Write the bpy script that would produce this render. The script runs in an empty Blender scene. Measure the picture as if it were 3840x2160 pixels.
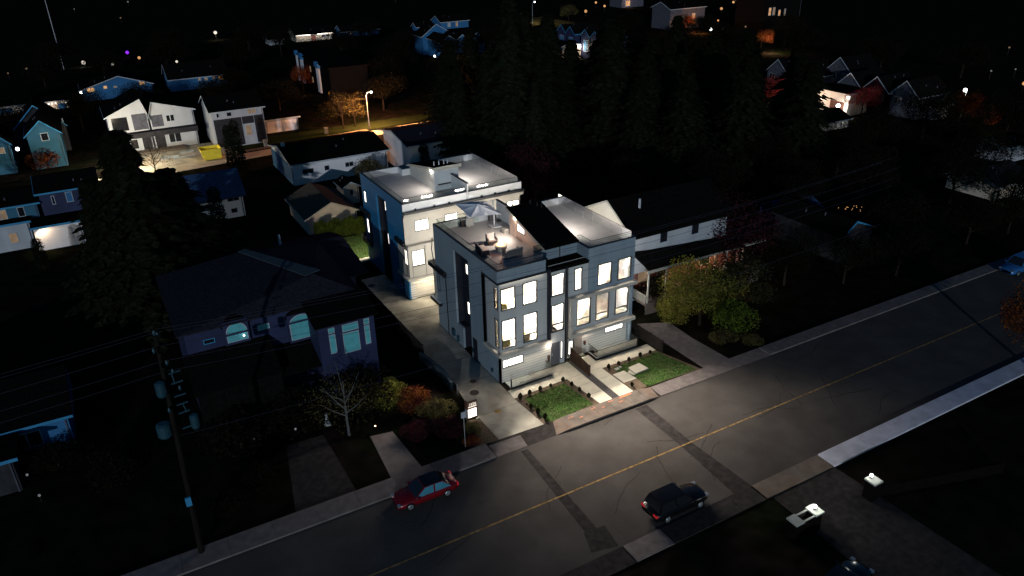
import bpy, math, random
from mathutils import Vector, Matrix
rnd = random.Random(7)
scene = bpy.context.scene
COL = scene.collection
R = math.radians

# ------------------------------------------------------------------ materials
def new_mat(name):
    m = bpy.data.materials.new(name); m.use_nodes = True
    nt = m.node_tree; nt.nodes.clear()
    return m, nt, nt.nodes.new('ShaderNodeOutputMaterial')

def pr(name, col, rough=0.8, metal=0.0, var=0.18, scale=1.5, lines=None, bump=0.0, col2=None, thr=0.5, fine=None, spec=0.3, streak=False):
    """principled surface with world-space noise variation; lines=(axis,spacing,dark) draws board joints"""
    m, nt, out = new_mat(name); N = nt.nodes; L = nt.links
    b = N.new('ShaderNodeBsdfPrincipled'); L.new(b.outputs[0], out.inputs[0])
    b.inputs['Roughness'].default_value = rough; b.inputs['Metallic'].default_value = metal
    b.inputs['Specular IOR Level'].default_value = spec if rough < .75 else 0.0
    geo = N.new('ShaderNodeNewGeometry'); pos = geo.outputs['Position']
    mp = N.new('ShaderNodeMapping'); L.new(pos, mp.inputs[0])
    if streak: mp.inputs['Scale'].default_value = (1, 1, 0.15)
    nz = N.new('ShaderNodeTexNoise'); nz.inputs['Scale'].default_value = scale; nz.inputs['Detail'].default_value = 6
    L.new(mp.outputs[0], nz.inputs['Vector'])
    ramp = N.new('ShaderNodeMapRange'); ramp.inputs[1].default_value = 0.3; ramp.inputs[2].default_value = 0.7
    ramp.inputs[3].default_value = 1 - var; ramp.inputs[4].default_value = 1 + var
    L.new(nz.outputs[0], ramp.inputs[0])
    base = N.new('ShaderNodeRGB'); base.outputs[0].default_value = (*col, 1)
    src = base.outputs[0]
    if col2:
        n2 = N.new('ShaderNodeTexNoise'); n2.inputs['Scale'].default_value = fine or scale * 0.25; n2.inputs['Detail'].default_value = 4
        L.new(pos, n2.inputs['Vector'])
        r2 = N.new('ShaderNodeMapRange'); r2.inputs[1].default_value = thr - .1; r2.inputs[2].default_value = thr + .1
        L.new(n2.outputs[0], r2.inputs[0])
        mx = N.new('ShaderNodeMix'); mx.data_type = 'RGBA'; L.new(r2.outputs[0], mx.inputs[0])
        L.new(src, mx.inputs[6]); mx.inputs[7].default_value = (*col2, 1); src = mx.outputs[2]
    mul = N.new('ShaderNodeVectorMath'); mul.operation = 'SCALE'
    L.new(src, mul.inputs[0]); L.new(ramp.outputs[0], mul.inputs[3]); src = mul.outputs[0]
    h = nz.outputs[0]
    if lines:
        ax, sp, dk = lines
        sep = N.new('ShaderNodeSeparateXYZ'); L.new(pos, sep.inputs[0])
        d = N.new('ShaderNodeMath'); d.operation = 'DIVIDE'; L.new(sep.outputs['XYZ'.index(ax)], d.inputs[0]); d.inputs[1].default_value = sp
        f = N.new('ShaderNodeMath'); f.operation = 'FRACT'; L.new(d.outputs[0], f.inputs[0])
        lr = N.new('ShaderNodeMapRange'); lr.inputs[1].default_value = 0.0; lr.inputs[2].default_value = 0.22
        lr.inputs[3].default_value = dk; lr.inputs[4].default_value = 1.0; L.new(f.outputs[0], lr.inputs[0])
        m2 = N.new('ShaderNodeVectorMath'); m2.operation = 'SCALE'; L.new(src, m2.inputs[0]); L.new(lr.outputs[0], m2.inputs[3]); src = m2.outputs[0]
    L.new(src, b.inputs['Base Color'])
    if bump:
        bn = N.new('ShaderNodeTexNoise'); bn.inputs['Scale'].default_value = scale * 8; bn.inputs['Detail'].default_value = 5
        L.new(pos, bn.inputs['Vector'])
        bp = N.new('ShaderNodeBump'); bp.inputs['Strength'].default_value = bump; bp.inputs['Distance'].default_value = 0.05
        L.new(bn.outputs[0], bp.inputs['Height']); L.new(bp.outputs[0], b.inputs['Normal'])
    return m

def emis(name, col, s):
    m, nt, out = new_mat(name)
    e = nt.nodes.new('ShaderNodeEmission'); e.inputs[0].default_value = (*col, 1); e.inputs[1].default_value = s
    # lit rooms and lamps are never perfectly even
    nz = nt.nodes.new('ShaderNodeTexNoise'); nz.inputs['Scale'].default_value = 1.1
    geo = nt.nodes.new('ShaderNodeNewGeometry'); nt.links.new(geo.outputs['Position'], nz.inputs['Vector'])
    mr = nt.nodes.new('ShaderNodeMapRange'); mr.inputs[1].default_value = .3; mr.inputs[2].default_value = .7
    mr.inputs[3].default_value = s * .65; mr.inputs[4].default_value = s * 1.3
    nt.links.new(nz.outputs[0], mr.inputs[0]); nt.links.new(mr.outputs[0], e.inputs[1])
    nt.links.new(e.outputs[0], out.inputs[0]); return m

def glass(name, tint=(1, 1, 1), refl=0.08, rough=0.02):
    m, nt, out = new_mat(name); N = nt.nodes; L = nt.links
    t = N.new('ShaderNodeBsdfTransparent'); t.inputs[0].default_value = (*tint, 1)
    g = N.new('ShaderNodeBsdfGlossy'); g.inputs['Roughness'].default_value = rough
    lw = N.new('ShaderNodeFresnel'); lw.inputs[0].default_value = 1.45
    a = N.new('ShaderNodeMath'); a.operation = 'MULTIPLY_ADD'; L.new(lw.outputs[0], a.inputs[0]); a.inputs[1].default_value = .9; a.inputs[2].default_value = refl * .3
    mx = N.new('ShaderNodeMixShader'); L.new(a.outputs[0], mx.inputs[0]); L.new(t.outputs[0], mx.inputs[1]); L.new(g.outputs[0], mx.inputs[2])
    L.new(mx.outputs[0], out.inputs[0]); return m

M = {}
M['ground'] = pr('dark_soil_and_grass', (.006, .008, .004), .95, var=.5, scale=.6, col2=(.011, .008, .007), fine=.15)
M['asphalt'] = pr('worn_asphalt', (.075, .068, .063), .85, var=.11, scale=.5, col2=(.064, .058, .054), fine=.3, bump=.3)
M['asphalt_old'] = pr('repaired_asphalt', (.036, .032, .031), .9, var=.3, scale=2)
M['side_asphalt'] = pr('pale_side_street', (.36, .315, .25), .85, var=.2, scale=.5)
M['concrete'] = pr('driveway_concrete', (.38, .355, .3), .8, var=.16, scale=.9, col2=(.22, .205, .175), fine=.3, bump=.1)
M['walk'] = pr('front_walk_concrete', (.5, .47, .39), .8, var=.1, scale=1.4, bump=.08)
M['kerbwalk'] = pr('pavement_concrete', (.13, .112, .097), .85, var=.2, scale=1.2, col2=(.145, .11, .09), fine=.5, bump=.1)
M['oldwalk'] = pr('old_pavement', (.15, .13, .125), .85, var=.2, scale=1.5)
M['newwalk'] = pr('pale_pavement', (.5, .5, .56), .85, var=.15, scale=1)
M['grass'] = pr('lawn_grass', (.05, .095, .025), .95, var=.3, scale=3, col2=(.06, .085, .03), fine=.8, bump=.3)
M['grass_dark'] = pr('unlit_grass', (.014, .02, .008), .95, var=.4, scale=3)  # lack of light put into a darker copy of the lawn colour
M['mulch'] = pr('bed_mulch', (.1, .075, .055), .95, var=.4, scale=7, bump=.4)
M['gravel'] = pr('grey_gravel', (.075, .07, .072), .95, var=.5, scale=12, bump=.6)
M['yellow'] = pr('road_paint', (.25, .165, .07), .8, var=.5, scale=3)
M['orange_paint'] = pr('marking_paint', (.6, .2, .1), .8)
M['iron'] = pr('cast_iron', (.045, .035, .03), .6, metal=.3)
M['blue_siding'] = pr('blue_siding', (.2, .255, .3), .6, var=.09, lines=('Z', .5, .84), scale=.9, streak=True)
M['navy_siding'] = pr('navy_siding', (.014, .14, .3), .6, var=.1, lines=('Z', .5, .75), scale=.7)
M['grey_panel'] = pr('grey_panel', (.42, .43, .43), .5, var=.08, scale=.8, streak=True)
M['dark_panel'] = pr('charcoal_panel', (.01, .012, .02), .6, var=.15)
M['trim_dark'] = pr('black_trim', (.012, .012, .013), .45, var=.1, spec=.3)
M['white_siding'] = pr('white_siding', (.6, .575, .52), .6, var=.05, lines=('Z', .27, .3))
M['white_par'] = pr('white_parapet', (.6, .61, .61), .6, var=.06, scale=1)
M['beige'] = pr('beige_board', (.47, .435, .37), .6, var=.05)
M['tan'] = pr('tan_trim', (.42, .39, .34), .6, var=.06)
M['firelit'] = pr('firelit_stair_siding', (.6, .44, .36), .6, var=.05, lines=('Z', .2, .85))  # peach tint puts fire and lamp warmth into the siding colour
M['membrane'] = pr('roof_deck_membrane', (.52, .485, .45), .5, var=.08, scale=.8, bump=.05)
M['roof_dark'] = pr('dark_shingle', (.006, .0055, .0055), .9, var=.35, scale=4)
M['roof_blue'] = pr('blue_shingle', (.025, .055, .12), .85, var=.25, scale=3)
M['roof_grey'] = pr('grey_shingle', (.02, .02, .028), .9, var=.35, scale=4)
M['roof_brown'] = pr('brown_shingle', (.11, .085, .06), .9, var=.3, scale=4)
M['room'] = pr('room_paint', (.84, .83, .8), .8, var=.03)
M['wood'] = pr('oak_floor', (.62, .52, .4), .5, var=.12, scale=3)
M['garage'] = pr('garage_door_panel', (.56, .51, .42), .5, var=.04, lines=('Z', .5, .8))
M['door_grey'] = pr('grey_door', (.085, .088, .1), .4, var=.08)
M['door_tan'] = pr('taupe_door', (.3, .26, .22), .4, var=.05)
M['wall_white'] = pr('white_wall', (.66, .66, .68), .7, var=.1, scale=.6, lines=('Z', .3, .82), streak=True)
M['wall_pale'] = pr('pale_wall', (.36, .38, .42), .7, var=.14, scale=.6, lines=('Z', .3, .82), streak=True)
M['wall_blue'] = pr('blue_lit_wall', (.02, .12, .28), .7, var=.15, scale=.5)  # blue ambient light on far walls is put into this colour
M['wall_teal'] = pr('teal_lit_wall', (.02, .095, .16), .7, var=.15, scale=.6)  # bluish night light is mixed into this wall colour
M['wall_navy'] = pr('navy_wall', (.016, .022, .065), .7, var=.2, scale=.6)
M['wall_dim'] = pr('dim_grey_wall', (.075, .078, .1), .8, var=.25)
M['wall_dark'] = pr('dark_wall', (.03, .03, .035), .8, var=.25)
M['wall_cream'] = pr('cream_wall', (.55, .48, .4), .7, var=.08)
M['wall_grey'] = pr('grey_gable_board', (.55, .52, .47), .7, var=.05, lines=('Z', .25, .9))
M['brick_red'] = pr('reddish_wall', (.3, .13, .1), .8, var=.25, scale=2)
M['fascia'] = pr('pale_fascia', (.34, .38, .43), .6, var=.1)
M['fascia_blue'] = pr('blue_lit_fascia', (.03, .2, .38), .6, var=.15)  # blue light on pale eave boards is put into the colour
M['pane_dark'] = pr('dark_window_glass', (.01, .011, .014), .08, var=.1, spec=.6)
M['pane_teal'] = pr('teal_blind_behind_glass', (.1, .38, .42), .35, var=.12, scale=2)
M['pane_reflect'] = pr('blue_reflection_glass', (.05, .2, .28), .15, var=.2)  # blue reflections on the cars, painted into the glass colour
M['lit'] = emis('lit_room_pane', (1, .93, .82), 3.4)
M['lit_soft'] = emis('soft_lit_pane', (1, .9, .75), 1.0)
M['lit_warm'] = emis('warm_lit_pane', (1, .5, .2), .75)
M['lit_dim'] = emis('dim_lit_pane', (.8, .55, .35), .25)
M['lamp'] = emis('lamp_glow', (1, .9, .76), 14)
M['lamp_cool'] = emis('cool_lamp_glow', (.95, .97, 1), 9)
M['lamp_small'] = emis('small_lamp_glow', (1, .85, .7), 4)
M['lamp_warm'] = emis('warm_lamp_glow', (1, .6, .35), 6)
M['lamp_violet'] = emis('violet_lamp_glow', (.3, .03, 1), 1.3)
M['lamp_far'] = emis('far_lamp_glow', (.8, .85, .95), .16)
M['lamp_red'] = emis('red_tail_glow', (1, .05, .06), .25)
M['flame'] = emis('fire', (1, .42, .12), 9)
M['flame_core'] = emis('fire_core', (1, .78, .5), 14)
M['glass'] = glass('clear_window_glass')
M['rail_glass'] = glass('railing_glass', (.86, .93, .9), .2)
M['canvas'] = pr('grey_canvas', (.62, .63, .68), .8, var=.05)
M['white_metal'] = pr('white_metal', (.72, .72, .72), .4, var=.03)
M['black_metal'] = pr('black_metal', (.02, .018, .017), .5, var=.1)
M['wicker'] = pr('grey_wicker', (.13, .12, .12), .8, var=.3, scale=20)
M['cushion'] = pr('pale_cushion', (.75, .66, .58), .9, var=.06)
M['steel'] = pr('brushed_steel', (.5, .5, .5), .35, metal=.6, var=.06)
M['brown_wood'] = pr('stained_fence', (.04, .026, .02), .8, var=.3, lines=('Y', .14, .5))
M['brown_plank'] = pr('brown_plank', (.09, .035, .022), .7, var=.25)
M['fence_dark'] = pr('old_fence', (.025, .021, .019), .9, var=.3, lines=('Y', .15, .5))
M['fence_blue'] = pr('retaining_wall', (.05, .07, .085), .9, var=.2)
M['fence_tan'] = pr('tan_fence', (.24, .15, .1), .9, var=.25, lines=('X', .2, .6))
M['yellow_steel'] = pr('yellow_steel', (.9, .7, .05), .55, var=.1)
M['bark'] = pr('bark', (.02, .015, .012), .95, var=.4, scale=5, streak=True)
M['birch'] = pr('pale_bark', (.09, .09, .09), .9, var=.25, scale=5)
M['pole_wood'] = pr('weathered_pole', (.011, .01, .008), .9, var=.3, scale=5, streak=True)
M['wire'] = pr('cable', (.035, .035, .05), .8)
M['teal_metal'] = pr('teal_painted_metal', (.012, .045, .065), .5, var=.1)
M['red_paint'] = pr('red_car_paint', (.17, .005, .01), .22, metal=.25, var=.03, spec=.6)
M['black_paint'] = pr('black_car_paint', (.006, .006, .007), .2, metal=.2, var=.03, spec=.5)
M['blue_paint'] = pr('blue_car_paint', (.03, .14, .36), .3, metal=.25, var=.04, spec=.6)
M['pale_paint'] = pr('pale_car_paint', (.45, .45, .46), .3, metal=.1, var=.04, spec=.5)
M['car_glass'] = pr('car_glass', (.012, .014, .016), .06, var=.05, spec=.8)
M['tyre'] = pr('tyre_rubber', (.012, .012, .012), .85)
M['rim'] = pr('alloy_rim', (.4, .42, .45), .3, metal=.7)
M['stone'] = pr('pillar_stone', (.006, .005, .005), .9, var=.35, scale=4)
M['cap'] = pr('pillar_cap', (.34, .34, .31), .8, var=.1)
M['debris'] = pr('site_debris', (.2, .17, .13), .9, var=.4, scale=2)

def leaf_mat(name, c1, c2):
    return pr(name, c1, .8, var=.5, scale=1.6, col2=c2, fine=.9, spec=.15)
M['fir'] = leaf_mat('fir_needles', (.008, .011, .006), (.013, .014, .008))
M['darkleaf'] = leaf_mat('dark_leaves', (.007, .008, .005), (.011, .009, .006))
M['hedge'] = leaf_mat('hedge_leaves', (.055, .085, .014), (.085, .11, .016))
M['yelgreen'] = leaf_mat('yellow_green_leaves', (.12, .13, .022), (.16, .13, .03))
M['autumn'] = leaf_mat('orange_leaves', (.13, .042, .01), (.06, .012, .012))
M['maroon'] = leaf_mat('maroon_leaves', (.035, .009, .014), (.015, .008, .009))
M['redleaf'] = leaf_mat('crimson_leaves', (.26, .025, .035), (.12, .03, .015))
M['olive'] = leaf_mat('olive_leaves', (.1, .085, .03), (.05, .04, .02))
M['shrub'] = leaf_mat('topiary_leaves', (.022, .024, .011), (.035, .03, .014))

# ------------------------------------------------------------------ mesh builder
class MB:
    def __init__(s): s.v = []; s.f = []; s.mi = []; s.m = 0
    def add(s, vs, fs):
        o = len(s.v); s.v += [tuple(p) for p in vs]
        for f in fs: s.f.append([i + o for i in f]); s.mi.append(s.m)
        return s
    def box(s, x0, y0, z0, x1, y1, z1):
        if x0 > x1: x0, x1 = x1, x0
        if y0 > y1: y0, y1 = y1, y0
        if z0 > z1: z0, z1 = z1, z0
        return s.add([(x0, y0, z0), (x1, y0, z0), (x1, y1, z0), (x0, y1, z0), (x0, y0, z1), (x1, y0, z1), (x1, y1, z1), (x0, y1, z1)],
                     [(0, 3, 2, 1), (4, 5, 6, 7), (0, 1, 5, 4), (1, 2, 6, 5), (2, 3, 7, 6), (3, 0, 4, 7)])
    def slab(s, pts, z0, z1):
        """vertical prism over a ground polygon (counter-clockwise)"""
        n = len(pts)
        a = sum(pts[i][0] * pts[(i + 1) % n][1] - pts[(i + 1) % n][0] * pts[i][1] for i in range(n))
        if a < 0: pts = pts[::-1]
        vs = [(x, y, z0) for x, y in pts] + [(x, y, z1) for x, y in pts]
        fs = [tuple(range(n))[::-1], tuple(range(n, 2 * n))] + [(i, (i + 1) % n, (i + 1) % n + n, i + n) for i in range(n)]
        return s.add(vs, fs)
    def prism(s, pts, d):
        """thicken a 3D polygon by vector d"""
        n = len(pts); d = Vector(d)
        vs = [Vector(p) for p in pts] + [Vector(p) + d for p in pts]
        return s.add(vs, [tuple(range(n))[::-1], tuple(range(n, 2 * n))] + [(i, (i + 1) % n, (i + 1) % n + n, i + n) for i in range(n)])
    def bar(s, a, b, w, h=None):
        a = Vector(a); b = Vector(b); h = h or w; d = (b - a).normalized()
        up = Vector((0, 0, 1)) if abs(d.z) < .95 else Vector((1, 0, 0))
        x = d.cross(up).normalized() * w / 2; y = x.cross(d).normalized() * h / 2
        vs = [a - x - y, a + x - y, a + x + y, a - x + y, b - x - y, b + x - y, b + x + y, b - x + y]
        return s.add(vs, [(0, 3, 2, 1), (4, 5, 6, 7), (0, 1, 5, 4), (1, 2, 6, 5), (2, 3, 7, 6), (3, 0, 4, 7)])
    def tube(s, pts, rs, n=8):
        if not hasattr(rs, '__len__'): rs = [rs] * len(pts)
        o = []
        for i, p in enumerate(pts):
            p = Vector(p); d = (Vector(pts[min(i + 1, len(pts) - 1)]) - Vector(pts[max(i - 1, 0)])).normalized()
            up = Vector((0, 0, 1)) if abs(d.z) < .9 else Vector((1, 0, 0))
            x = d.cross(up).normalized(); y = d.cross(x).normalized()
            o += [p + (x * math.cos(2 * math.pi * k / n) + y * math.sin(2 * math.pi * k / n)) * rs[i] for k in range(n)]
        m = len(pts)
        fs = [(i * n + k, (i + 1) * n + k, (i + 1) * n + (k + 1) % n, i * n + (k + 1) % n) for i in range(m - 1) for k in range(n)]
        fs += [tuple(range(n)), tuple(range((m - 1) * n, m * n))[::-1]]
        return s.add(o, fs)
    def cyl(s, x, y, z0, z1, r, n=16, r2=None): return s.tube([(x, y, z0), (x, y, z1)], [r, r if r2 is None else r2], n)
    def ball(s, c, r, n=10, sz=1.0):
        vs = []; fs = []; k = n // 2
        for i in range(k + 1):
            t = math.pi * i / k
            for j in range(n): vs.append((c[0] + r * math.sin(t) * math.cos(2 * math.pi * j / n), c[1] + r * math.sin(t) * math.sin(2 * math.pi * j / n), c[2] + r * sz * math.cos(t)))
        for i in range(k):
            for j in range(n): fs.append((i * n + j, (i + 1) * n + j, (i + 1) * n + (j + 1) % n, i * n + (j + 1) % n))
        return s.add(vs, fs)
    def wall(s, axis, p0, p1, a0, a1, z0, z1, holes=()):
        """wall slab with openings; axis 'x': runs along x between y=p0..p1; axis 'y': runs along y between x=p0..p1. holes=(a0,a1,z0,z1)"""
        A = sorted({a0, a1, *[h[0] for h in holes], *[h[1] for h in holes]}); Z = sorted({z0, z1, *[h[2] for h in holes], *[h[3] for h in holes]})
        A = [a for a in A if a0 <= a <= a1]; Z = [z for z in Z if z0 <= z <= z1]
        def solid(i, k):
            if not (0 <= i < len(A) - 1 and 0 <= k < len(Z) - 1): return False
            a = (A[i] + A[i + 1]) / 2; z = (Z[k] + Z[k + 1]) / 2
            return not any(h[0] < a < h[1] and h[2] < z < h[3] for h in holes)
        P = (lambda a, p, z: (a, p, z)) if axis == 'x' else (lambda a, p, z: (p, a, z))
        for i in range(len(A) - 1):
            for k in range(len(Z) - 1):
                if not solid(i, k): continue
                a, b, c, d = A[i], A[i + 1], Z[k], Z[k + 1]
                q = [[P(a, p0, c), P(b, p0, c), P(b, p0, d), P(a, p0, d)], [P(b, p1, c), P(a, p1, c), P(a, p1, d), P(b, p1, d)]]
                if not solid(i - 1, k): q.append([P(a, p1, c), P(a, p0, c), P(a, p0, d), P(a, p1, d)])
                if not solid(i + 1, k): q.append([P(b, p0, c), P(b, p1, c), P(b, p1, d), P(b, p0, d)])
                if not solid(i, k - 1): q.append([P(a, p1, c), P(b, p1, c), P(b, p0, c), P(a, p0, c)])
                if not solid(i, k + 1): q.append([P(a, p0, d), P(b, p0, d), P(b, p1, d), P(a, p1, d)])
                for f in q: s.add(f, [(0, 1, 2, 3)])
        return s
    def build(s, name, mats, parent=None, smooth=False):
        me = bpy.data.meshes.new(name)
        off = WORLD(parent)
        me.from_pydata([(x - off[0], y - off[1], z - off[2]) for x, y, z in s.v], [], s.f)
        if not isinstance(mats, (list, tuple)): mats = [mats]
        for m in mats: me.materials.append(M[m])
        if len(mats) > 1:
            for p, i in zip(me.polygons, s.mi): p.material_index = i
        if smooth:
            for p in me.polygons: p.use_smooth = True
        me.update()
        o = bpy.data.objects.new(name, me); COL.objects.link(o)
        if parent is not None: o.parent = parent
        return o

def WORLD(p):
    v = Vector((0, 0, 0))
    while p is not None: v += p.location; p = p.parent
    return v

def tag(o, label=None, cat=None, group=None, kind=None):
    if label: o['label'] = label
    if cat: o['category'] = cat
    if group: o['group'] = group
    if kind: o['kind'] = kind
    return o

def thing(name, label, cat, loc=(0, 0, 0), group=None):
    o = bpy.data.objects.new(name, None); COL.objects.link(o); o.location = loc; o.empty_display_size = .3
    return tag(o, label, cat, group)

def copy_tree(o, parent=None):
    c = o.copy(); COL.objects.link(c); c.parent = parent
    for ch in list(o.children): copy_tree(ch, c)
    return c

def struct(name, mb, mat): return tag(mb.build(name, mat), kind='structure')

def light(kind, loc, power, col=(1, .9, .78), size=.3, sy=None, rot=None, target=None, spot=None, name='lamp_light', r=.1, blend=.5):
    d = bpy.data.lights.new(name, kind); d.energy = power; d.color = col
    if kind == 'AREA':
        d.shape = 'RECTANGLE'; d.size = size; d.size_y = sy or size
    else: d.shadow_soft_size = r
    if kind == 'SPOT': d.spot_size = R(spot or 120); d.spot_blend = blend
    o = bpy.data.objects.new(name, d); COL.objects.link(o); o.location = loc
    if target is not None: o.rotation_euler = (Vector(target) - Vector(loc)).to_track_quat('-Z', 'Y').to_euler()
    elif rot: o.rotation_euler = rot
    return o

# window on a wall. face: f(-Y) b(+Y) l(-X) r(+X); p = wall plane; a0..a1 along the wall
def window(parent, face, p, a0, a1, z0, z1, pane='lit', frame='trim_dark', fw=.07, vm=(), hm=(), depth=.1, proud=.02, label=None, name='window'):
    f = MB(); g = MB(); sgn = -1 if face in 'fl' else 1
    o0 = p + sgn * proud; o1 = p - sgn * (depth - proud)
    def bx(mb, a, b, c, d, q0, q1):
        if face in 'fb': mb.box(a, q0, c, b, q1, d)
        else: mb.box(q0, a, c, q1, b, d)
    bx(f, a0, a1, z0, z0 + fw, o0, o1); bx(f, a0, a1, z1 - fw, z1, o0, o1)
    bx(f, a0, a0 + fw, z0 + fw, z1 - fw, o0, o1); bx(f, a1 - fw, a1, z0 + fw, z1 - fw, o0, o1)
    e = .004
    for v in vm: bx(f, v - fw / 2, v + fw / 2, z0 + fw, z1 - fw, o0 - sgn * e, o1 + sgn * e)
    for h in hm: bx(f, a0 + fw, a1 - fw, h - fw / 2, h + fw / 2, o0 - sgn * 2 * e, o1 + sgn * 2 * e)
    w = f.build(name, frame, parent)
    if label: w['label'] = label
    m = p - sgn * (depth * .5 - proud)
    bx(g, a0 + fw * .5, a1 - fw * .5, z0 + fw * .5, z1 - fw * .5, m, m + .012)
    g.build('pane', pane, w)
    return w

# ------------------------------------------------------------------ ground, streets
def sheet(name, pts, z, mat, th=.02):
    return struct(name, MB().slab(pts, z - th, z), mat)
def rect(x0, y0, x1, y1): return [(x0, y0), (x1, y0), (x1, y1), (x0, y1)]
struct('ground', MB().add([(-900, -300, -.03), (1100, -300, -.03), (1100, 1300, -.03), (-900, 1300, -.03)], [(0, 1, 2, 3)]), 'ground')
sheet('road', rect(-200, -21.3, 320, -8.95), -.0, 'asphalt', .06)
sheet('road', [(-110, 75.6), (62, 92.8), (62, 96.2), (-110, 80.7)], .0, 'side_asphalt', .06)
# patches cut into the road
sheet('road_patch', [(-3.2, -9.25), (-2.6, -9.25), (-2.9, -19.0), (-3.8, -19.0)], .004, 'asphalt_old', .005)
sheet('road_patch', [(-3.9, -18.9), (-2.3, -19.1), (-2.6, -21.1), (-4.5, -20.7)], .008, 'asphalt_old', .005)
sheet('road_patch', [(7.9, -9.3), (9.1, -9.3), (8.9, -15.2), (9.2, -21.25), (7.5, -21.25), (7.9, -15.0)], .004, 'asphalt_old', .005)
mbl = MB()
for a in range(-60, 140, 20): mbl.slab(rect(a, -15.19, a + 20.0, -15.06), .006, .012)
struct('road_centre_line', mbl, 'yellow')
cq = random.Random(12)
for i in range(16):
    m = MB(); x = cq.uniform(-14, 28); yy = cq.uniform(-20.5, -9.6); pts_ = [(x, yy, .004)]; an = cq.choice([0, 1.57, .2, 1.2]) + cq.uniform(-.3, .3)
    for k in range(9):
        an += cq.uniform(-.35, .35); x += math.cos(an) * .55; yy += math.sin(an) * .55; pts_.append((x, max(-21.1, min(-9.1, yy)), .004))
    for a_, b_ in zip(pts_[:-1], pts_[1:]):
        if (Vector(a_) - Vector(b_)).length > .05: m.bar(a_, b_, .05, .006)
    struct('road_crack', m, 'asphalt_old')
# pavements (raised, with scored joints)
def pavement(x0, x1, y0, y1, mat, z=.13, step=1.6, name='pavement'):
    m = MB(); x = x0
    while x < x1 - .05:
        e = min(x + step, x1); m.box(x + .008, y0, -.02, e - .008, y1, z); x = e
    return struct(name, m, mat)
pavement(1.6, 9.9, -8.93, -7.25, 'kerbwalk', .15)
m = MB(); m.add([(.3, -8.93, .005), (1.6, -8.93, .15), (1.6, -7.25, .15), (1.0, -7.25, .02), (.3, -8.93, -.02), (1.6, -8.93, -.02), (1.6, -7.25, -.02), (1, -7.25, -.02)],
    [(0, 1, 2, 3), (4, 7, 6, 5), (0, 4, 5, 1), (1, 5, 6, 2), (2, 6, 7, 3), (3, 7, 4, 0)])
m.add([(9.9, -8.93, .15), (10.7, -8.93, .03), (11, -7.4, .03), (9.9, -7.25, .15), (9.9, -8.93, -.02), (10.7, -8.93, -.02), (11, -7.4, -.02), (9.9, -7.25, -.02)],
    [(0, 1, 2, 3), (0, 4, 5, 1), (1, 5, 6, 2), (2, 6, 7, 3), (3, 7, 4, 0)])
struct('pavement_ramp', m, 'kerbwalk')
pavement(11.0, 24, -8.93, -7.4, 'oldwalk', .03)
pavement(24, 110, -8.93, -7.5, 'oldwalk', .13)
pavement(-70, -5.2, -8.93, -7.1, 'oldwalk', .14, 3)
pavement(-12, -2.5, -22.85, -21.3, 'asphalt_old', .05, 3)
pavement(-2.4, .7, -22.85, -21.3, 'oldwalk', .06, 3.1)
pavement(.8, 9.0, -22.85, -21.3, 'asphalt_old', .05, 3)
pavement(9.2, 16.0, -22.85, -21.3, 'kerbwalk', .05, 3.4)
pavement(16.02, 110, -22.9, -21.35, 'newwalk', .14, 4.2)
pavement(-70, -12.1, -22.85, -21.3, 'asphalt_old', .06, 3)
sheet('pavement', [(-3, 90.7), (21, 92.9), (21, 94.3), (-3, 92.1)], .1, 'kerbwalk')
sheet('road_markings', [(7.6, -7.4), (8.9, -7.3), (8.9, -7.5), (7.6, -7.55)], .158, 'orange_paint', .004)
for (x, y, dx) in ((2.2, -7.7, .5), (3.1, -8.1, .3), (4.6, -7.6, .4), (5.5, -7.9, .25), (6.4, -7.5, .5), (7.2, -8.0, .4)):
    struct('road_markings', MB().box(x, y, .152, x + dx, y + .07, .158), 'orange_paint')
# gutter asphalt at the driveway mouth
sheet('road_edge', [(-5.2, -8.95), (11, -8.95), (10.9, -7.3), (9.9, -7.28), (.95, -7.28), (.2, -6.95), (-4.1, -7.0), (-5.2, -7.25)], -.012, 'asphalt_old', .03)
sheet('gutter_repair', [(-5.1, -8.9), (-2.4, -8.9), (-2.2, -7.4), (-5.0, -7.3)], -.004, 'oldwalk', .01)
# driveway and court
sheet('driveway', [(-3.95, -7.05), (.2, -7.15), (-.08, -2.7), (-.05, 0), (-.05, 13.2), (14.5, 13.2), (14.5, 19.6), (-.52, 19.6), (-.52, 27.5), (-4.1, 27.5), (-4.0, 7), (-3.45, 3.3), (-3.75, .5), (-4.0, -1.75)], .004, 'concrete', .03)
m = MB()
for y in (-3.4, 1.6, 6.7, 10.5, 16.2, 19.7): m.box(-3.6, y, .005, -.1, y + .025, .008)
m.box(-.5, 16.4, .005, 14, 16.42, .008)
struct('driveway_joints', m, 'asphalt_old')
m = MB(); m.slab([(-.0, -1.4), (4.75, -1.3), (4.75, -.02), (5.4, -.02), (7.15, -.02), (7.15, -7.08), (5.85, -7.15), (5.5, -2.42), (-.08, -2.68)], -.01, .012)
struct('path', m, 'walk')
m = MB(); m.slab([(7.9, -.02), (9.5, -.02), (9.5, -1.3), (14.5, -1.3), (15.5, -1.3), (15.5, -2.6), (9.25, -2.6), (9.4, -7.15), (7.9, -7.1)], -.01, .012)
m.slab([(9.45, -4.0), (10.7, -4.0), (10.9, -5.6), (9.5, -5.6)], -.01, .02)
struct('path', m, 'walk')
m = MB()
for y in (-2.5, -4.0, -5.6): m.box(5.55, y, .0125, 7.1, y + .02, .0145); m.box(7.95, y, .0125, 9.2, y + .02, .0145)
for x in (1.5, 3.0, 4.5): m.box(x, -2.5, .0125, x + .02, -1.35, .0145)
for x in (11, 12.5, 14): m.box(x, -2.58, .0125, x + .02, -1.35, .0145)
struct('path_joints', m, 'asphalt_old')
sheet('gravel_strip', rect(7.17, -7.08, 7.88, -.02), .006, 'gravel', .02)
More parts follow.
